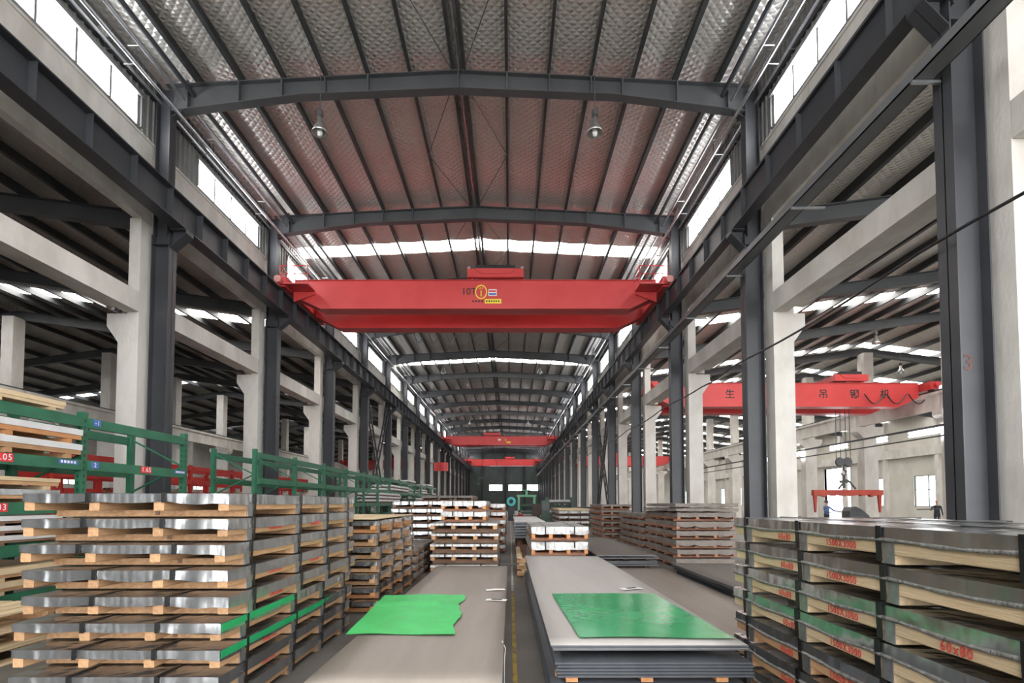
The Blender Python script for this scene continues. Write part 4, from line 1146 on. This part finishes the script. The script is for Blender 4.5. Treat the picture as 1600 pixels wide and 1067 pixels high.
for (yy, z, s) in ((7.93, 2.185, '2'), (7.95, 2.84, '-1')):
    o = MB().box(0.074, 0.077, -0.07, 0.07, -0.05, 0.05).build('row_plate', 'label_blue', t, (0, yy-ys1[0], z))
    letters(s, 0.10, 'ink_white', o, (0.0785, 0, 0), '+x')
for yy in (7.45, 9.98):
    o = MB().box(0.074, 0.077, -0.16, 0.16, -0.03, 0.03).build('row_plate', 'label_blue', t, (0, yy-ys1[0], 2.20))
    for k in range(5): MB().box(0.077, 0.0785, -0.13+k*0.055, -0.095+k*0.055, -0.018, 0.018).build('printed_mark', 'ink_white', o)
ys2 = [13.04+2.43*k for k in range(14)]
rack(ys2, 'long green pallet rack along the left columns, far part', detail=False)
UPR = MB().box(-0.05, 0.05, -0.05, 0.05, 0, 2.98).box(-0.08, 0.08, -0.07, 0.07, 0, 0.012).mesh('upright', 'rack_red')
rack([13.0+2.8*k for k in range(8)], 'red storage rack in the left side hall near the white columns', mat='rack_red', x=-11.6, detail=False, zs=(0.4, 1.2, 1.75, 2.3, 2.8), name='red_rack')
rack([15.0+2.8*k for k in range(9)], 'red storage rack deeper in the left side hall', mat='rack_red', x=-15.6, detail=False, zs=(0.4, 1.2, 2.0, 2.75), name='red_rack')
# packs lying in the racks
def rack_pack(y0, y1, z, what, wrap='sheet_white', wd='wood_orange', x=RKX, hs=0.075, H=0.16, W=1.2):
    t = empty('shelf_pack', (x-0.5, (y0+y1)/2, z)); tag(t, what, 'sheet pack', 'packs in the racks')
    L = y1-y0
    inst('wrapped_sheets', wrap_cached(W, L, hs, wrap, 0, sag=0.004, amp=0.003, stops_x=(0.5,), stops_y=(0.3, 0.7)), t, (0, 0, H-hs))
    for s in (-1, 0, 1): inst('timber', box_cached('timber', 0.07, L-0.03, (H-hs)*0.5, wd), t, (s*(W/2-0.045), 0, (H-hs)*0.49))
    for s in (-0.4, 0.0, 0.4): inst('crossbar', box_cached('crossbar', W-0.02, 0.09, (H-hs)*0.48, wd if wrap != 'wood_board' else 'wood_pale'), t, (0, s*L, 0))
a, b_ = 5.42, 7.66
zb = BEAMZ[3]+0.131
rack_pack(a, b_, zb, 'lower white sheet pack with pale timber on the second shelf of the green rack', wd='wood_tan', H=0.22, hs=0.085)
rack_pack(a, b_, zb+0.222, 'upper white sheet pack with orange timber on the second shelf of the green rack', H=0.22, hs=0.085)
rack_pack(a, 7.35, BEAMZ[4]+0.131, 'pale wooden pack on top of the green rack', 'wood_board', 'wood_pale', H=0.15, hs=0.06)
rack_pack(a, 7.3, BEAMZ[2]+0.131, 'brown pack on the third shelf of the green rack, lower one', 'wrap_galv', 'wood_tan', H=0.17)
rack_pack(a, 7.3, BEAMZ[2]+0.303, 'pale-topped pack on the third shelf of the green rack, upper one', 'wood_board', 'wood_tan', H=0.16, hs=0.05)
for k in range(3): rack_pack(a, 7.55, BEAMZ[1]+0.131+k*0.125, ORD[2-k]+' of three white packs from the top on the fourth shelf of the green rack', 'sheet_white', 'wood_brown', H=0.123, hs=0.06)
for k in range(2): rack_pack(8.0, 9.9, BEAMZ[0]+0.131+k*0.17, ['lower', 'upper'][k]+' brown pack low in the green rack by the steel column', 'wrap_paper', 'wood_tan', H=0.168)
for k in range(2): rack_pack(a, 7.6, BEAMZ[0]+0.131+k*0.17, ['lower', 'upper'][k]+' board pack on the bottom shelf of the green rack', 'wood_board', 'wood_tan', H=0.168)
far = ((6, 3, 2), (7, 3, 2), (8, 4, 1), (5, 2, 3), (6, 2, 3), (10, 3, 2), (11, 4, 1), (9, 2, 2), (12, 3, 1))
for q, (k, lev, cnt) in enumerate(far):
    for c in range(cnt):
        rack_pack(ys2[k]+0.12, ys2[k+1]-0.12, BEAMZ[lev]+0.131+c*0.17, '%s white pack from below on the %s shelf, %s bay of the long green rack' % (ORD[c], ORD[4-lev], ORD[k]), 'sheet_white', 'wood_brown', H=0.168, x=RKX, hs=0.09)
for k, (yy, z, mt) in enumerate(((14.2, 1.331, 'sheet_white'), (17.0, 1.881, 'wrap_galv'), (19.8, 1.331, 'sheet_white'), (22.6, 1.881, 'wood_board'), (25.4, 2.431, 'sheet_white'), (28.2, 1.331, 'sheet_white'))):
    rack_pack(yy-1.0, yy+1.1, z+0.0, '%s pack along the shelves of the nearer red rack in the left side hall' % ORD[k], mt, 'wood_tan', x=-11.6, H=0.2)
# pallets of boards on the floor beside the rack
for k in range(3):
    t = empty('floor_pallet', (-5.55, 4.7, 0.0+k*0.17)); tag(t, ['lowest', 'middle', 'topmost'][k]+' pale wooden pallet on the floor left of the tall stack', 'pallet', 'floor pallets')
    for q in range(6): inst('plank', box_cached('plank', 0.16, 2.2, 0.022, 'wood_board'), t, (-0.5+q*0.2, 0, 0.145))
    for q in (-0.9, 0, 0.9): inst('bearer', box_cached('bearer', 1.18, 0.09, 0.12, 'wood_tan'), t, (0, q, 0.024))
    for q in (-0.5, 0, 0.5): inst('bottom_plank', box_cached('bottom_plank', 0.14, 2.2, 0.022, 'wood_board'), t, (q, 0, 0.0))



# ------------------------------------------------------------------ machines at the far end
t = empty('roller_machine', (3.3, 34.5, 0)); tag(t, 'dark green roller machine behind the cardboard-topped stack', 'machine')
for s in (-1, 1): MB().prism([(-0.6, 0), (0.6, 0), (0.5, 1.9), (-0.4, 2.0)], 'x', s*0.85-0.12, s*0.85+0.12).build('side_stand', 'machine_green', t)
for k, (z, r) in enumerate(((1.0, 0.16), (1.35, 0.13), (1.7, 0.13))): MB().tube([(-0.73, 0, z), (0.73, 0, z)], r, 14).build('roller', 'pipe_galv' if k != 1 else 'machine_green', t)
MB().box(-0.73, 0.73, -0.5, 0.5, 0.3, 0.7).build('bed', 'machine_green', t)
MB().box(1.0, 2.2, -0.4, 0.4, 0, 1.35).box(1.2, 1.9, -0.42, -0.4, 0.5, 1.1).build('drive_cabinet', 'machine_green', t)
MB().tube([(2.3, 0, 1.0), (2.9, 0, 1.0)], 0.35, 16).build('motor', 'black', t)
t = empty('machine_post', (1.95, 28.5, 0)); tag(t, 'dark green machine post at the aisle edge beside the cardboard-topped stack', 'machine')
MB().box(-0.22, 0.22, -0.3, 0.3, 0, 1.75).build('post', 'machine_green', t); MB().box(-0.15, 0.15, -0.33, -0.3, 1.2, 1.6).build('panel', 'rafter_grey', t); MB().box(-0.28, 0.28, -0.36, 0.36, 0, 0.06).build('foot_plate', 'machine_green', t)
t = empty('control_cabinet', (1.65, 31.0, 0)); tag(t, 'dark brown cabinet beside the aisle near the machine post', 'cabinet')
MB().box(-0.28, 0.28, -0.3, 0.3, 0.06, 1.55).build('body', 'brown_box', t); MB().box(-0.25, 0.25, -0.32, -0.3, 0.1, 1.5).build('door', 'brown_box', t); MB().box(0.16, 0.19, -0.35, -0.32, 0.75, 0.9).build('handle', 'lamp_alu', t); MB().box(-0.24, 0.24, -0.26, 0.26, 0, 0.06).build('plinth', 'black', t)
t = empty('frame_machine', (1.6, 50.0, 0)); tag(t, 'light green frame machine across the far end of the aisle', 'machine')
for s in (-1, 1): MB().box(s*0.75-0.1, s*0.75+0.1, -0.2, 0.2, 0, 2.2).build('stand', 'machine_light_green', t)
MB().box(-0.95, 0.95, -0.2, 0.2, 2.2, 2.4).build('crosshead', 'machine_light_green', t); MB().tube([(0, 0, 2.4), (0, 0, 2.9)], 0.12, 10).build('cylinder', 'machine_light_green', t)
MB().box(-0.35, 0.35, -0.1, 0.1, 2.8, 2.9).build('cap', 'machine_light_green', t); MB().box(-0.65, 0.65, -0.5, 0.5, 0, 0.8).build('bed', 'machine_green', t); MB().tube([(-0.5, 0, 1.3), (0.5, 0, 1.3)], 0.2, 12).build('roller', 'machine_green', t)
t = empty('coil_reel', (0.1, 47.0, 0)); tag(t, 'turquoise ring reel on a dark stand at the far end of the aisle', 'reel')
n = 24; m = MB()
vs = [(r*math.cos(2*math.pi*k/n), yy, r*math.sin(2*math.pi*k/n)) for yy in (-0.15, 0.15) for r in (0.2, 0.42) for k in range(n)]
fs = []
for k in range(n):
    q = (k+1) % n
    fs += [(k, q, n+q, n+k), (2*n+k, 3*n+k, 3*n+q, 2*n+q), (n+k, n+q, 3*n+q, 3*n+k), (k, 2*n+k, 2*n+q, q)]
m.add(vs, fs).build('ring', 'turquoise', t, (0, 0, 1.75)); MB().box(-0.3, 0.3, -0.3, 0.3, 0, 1.2).prism([(-0.2, 1.2), (0.2, 1.2), (0.06, 1.75), (-0.06, 1.75)], 'y', 0.16, 0.22).build('stand', 'black', t)
for k, (x, y, w, l, h) in enumerate(((1.0, 41.0, 1.4, 4.0, 0.7), (-2.6, 40, 2.4, 5, 1.2), (-2.4, 50, 2.6, 6, 1.6), (3.6, 44, 2.2, 5, 1.2))):
    far_stack(x-w/2, x+w/2, y-l/2, y+l/2, h, 4, ['pack in the low pile beside the crouching worker', 'pack in the brown pile far left of the aisle', 'pack in the farthest brown pile on the left', 'pack in the brown pile behind the roller machine'][k], 'far pile %s' % ORD[k], wrap='wrap_paper', wd='wood_red', straps=False)

# ------------------------------------------------------------------ people
def person(loc, rz, joints, label, shirt, trousers, top=None, zsplit=0.95):
    J = dict(pelvis=(0, 0, .95, .15, .11), belly=(0, 0, 1.08, .145, .105), chest=(0, 0, 1.28, .165, .115), sh=(0, 0, 1.42, .12, .09), neck=(0, 0, 1.50, .055, .055), jaw=(0, -.02, 1.57, .065, .075), head=(0, -.01, 1.66, .078, .095), crown=(0, 0, 1.74, .05, .06),
             lsh=(.19, 0, 1.40, .055, .055), lel=(.25, .02, 1.13, .042, .042), lwr=(.26, -.06, .90, .028, .034), lha=(.26, -.09, .82, .022, .045), lfi=(.255, -.12, .74, .014, .035),
             lhip=(.09, 0, .88, .085, .09), lkn=(.10, -.01, .50, .06, .065), lan=(.10, .02, .10, .042, .048), lto=(.11, -.15, .035, .04, .03))
    for k in ('sh', 'el', 'wr', 'ha', 'fi', 'hip', 'kn', 'an', 'to'):
        x, y, z, a, b_ = J['l'+k]; J['r'+k] = (-x, y, z, a, b_)
    for k, v in joints.items(): J[k] = (*v, *J[k][3:])
    names = list(J)
    E = [('pelvis', 'belly'), ('belly', 'chest'), ('chest', 'sh'), ('sh', 'neck'), ('neck', 'jaw'), ('jaw', 'head'), ('head', 'crown')]
    for s in 'lr':
        E += [('sh', s+'sh'), (s+'sh', s+'el'), (s+'el', s+'wr'), (s+'wr', s+'ha'), (s+'ha', s+'fi'), ('pelvis', s+'hip'), (s+'hip', s+'kn'), (s+'kn', s+'an'), (s+'an', s+'to')]
    me = bpy.data.meshes.new('person')
    me.from_pydata([J[n][:3] for n in names], [(names.index(a), names.index(b_)) for a, b_ in E], [])
    o = bpy.data.objects.new('person', me); C.objects.link(o)
    o.modifiers.new('skin', 'SKIN'); sk = me.skin_vertices[0].data
    for i, n in enumerate(names): sk[i].radius = J[n][3:5]
    sk[0].use_root = True
    ss = o.modifiers.new('sub', 'SUBSURF'); ss.levels = ss.render_levels = 2
    dg = bpy.context.evaluated_depsgraph_get()
    nm = bpy.data.meshes.new_from_object(o.evaluated_get(dg))
    bpy.data.objects.remove(o)
    for q in (shirt, trousers, 'skin', 'black'): nm.materials.append(MATS[q])
    P = {n: Vector(J[n][:3]) for n in names}
    zone = {'skin': ('jaw', 'head', 'crown', 'lha', 'rha', 'lfi', 'rfi', 'neck'), 'tr': ('pelvis', 'lhip', 'rhip', 'lkn', 'rkn', 'lan', 'ran'), 'shoe': ('lto', 'rto')}
    for p in nm.polygons:
        n = min(names, key=lambda q: (P[q]-p.center).length)
        p.material_index = 2 if n in zone['skin'] else 1 if n in zone['tr'] else 3 if n in zone['shoe'] else 0
        p.use_smooth = True
    o = bpy.data.objects.new('person', nm); C.objects.link(o); o.location = loc; o.rotation_euler = (0, 0, rz)
    tag(o, label, 'person', 'workers')
    hd = P['head']
    cap = MB().lathe([(0.0, 0.115), (0.05, 0.105), (0.09, 0.065), (0.102, 0.0), (0.10, -0.02)] if top else [(0.0, 0.105), (0.05, 0.098), (0.085, 0.06), (0.095, 0.0), (0.092, -0.04)], 14)
    c = cap.build('safety_helmet' if top else 'hair', top or 'hair', o, tuple(hd+Vector((0, 0.012, 0.01))), True)
    f = P['jaw']*0.35+hd*0.65
    MB().prism([(-0.015, -0.03), (0.015, -0.03), (0.004, 0.03), (-0.004, 0.03)], 'y', -0.028, 0.02).build('nose', 'skin', o, (f.x, f.y-0.075, f.z))
    for s in (-1, 1): MB().lathe([(0, -0.012), (0.012, 0), (0, 0.012)], 8).build('eye', 'black', o, (hd.x+s*0.032, hd.y-0.086, hd.z))
    return o
person((17.0, 27.6, 0.0), R(25), dict(lel=(.36, -.15, 1.2), lwr=(.52, -.34, 1.14), lha=(.58, -.40, 1.13), lfi=(.63, -.46, 1.12), rel=(-.30, -.1, 1.15), rwr=(-.2, -.32, 1.12), rha=(-.16, -.38, 1.12), rfi=(-.12, -.44, 1.12)),
       'worker in blue shirt standing under the red spreader beam, arm reaching out', 'cloth_blue', 'cloth_dark')
person((25.75, 31.0, 0.0), R(-20), dict(rel=(-.34, -.1, 1.18), rwr=(-.45, -.32, 1.2), rha=(-.49, -.39, 1.2), rfi=(-.52, -.45, 1.2)),
       'worker in dark clothes and helmet near the dark column on the right', 'cloth_dark', 'cloth_dark', 'helmet')
bar_ = MB().tube([(-0.9, 0, 0), (0.6, 0, 0.05)], 0.03, 8).build('steel_bar', 'steel_dark', None, (25.0, 30.45, 1.22))
tag(bar_, 'dark steel bar held level by the worker in dark clothes', 'bar')
t = empty('feed_hopper', (18.3, 27.5, 0.0)); tag(t, 'grey sloping hopper in front of the worker in the blue shirt', 'hopper')
MB().prism([(-0.34, 1.18), (-0.22, 1.36), (-0.02, 1.42), (0.3, 1.25), (0.6, 1.0), (0.7, 0.9), (0.7, 0.3), (-0.34, 0.3)], 'y', -0.35, 0.35).build('hopper_body', 'rafter_grey', t)
for a_, b2 in ((-0.25, -0.27), (0.6, -0.27), (-0.25, 0.27), (0.6, 0.27)): MB().box(a_-0.04, a_+0.04, b2-0.04, b2+0.04, 0, 0.3).build('leg', 'rafter_grey', t)
person((0.95, 37.5, 0.0), R(-60), dict(pelvis=(0, .12, .42), belly=(0, .02, .55), chest=(0, -.12, .70), sh=(0, -.2, .80), neck=(0, -.26, .86), jaw=(0, -.32, .90), head=(0, -.33, .98), crown=(0, -.31, 1.06),
       lsh=(.19, -.2, .78), rsh=(-.19, -.2, .78), lel=(.22, -.4, .6), rel=(-.22, -.4, .6), lwr=(.12, -.58, .5), rwr=(-.12, -.58, .5), lha=(.1, -.64, .46), rha=(-.1, -.64, .46), lfi=(.09, -.7, .42), rfi=(-.09, -.7, .42),
       lhip=(.1, .1, .40), rhip=(-.1, .1, .40), lkn=(.17, -.3, .52), rkn=(-.17, -.3, .52), lan=(.14, 0, .1), ran=(-.14, 0, .1), lto=(.15, -.17, .035), rto=(-.15, -.17, .035)),
       'worker in a red jacket crouching in the aisle far away', 'cloth_red', 'cloth_dark')
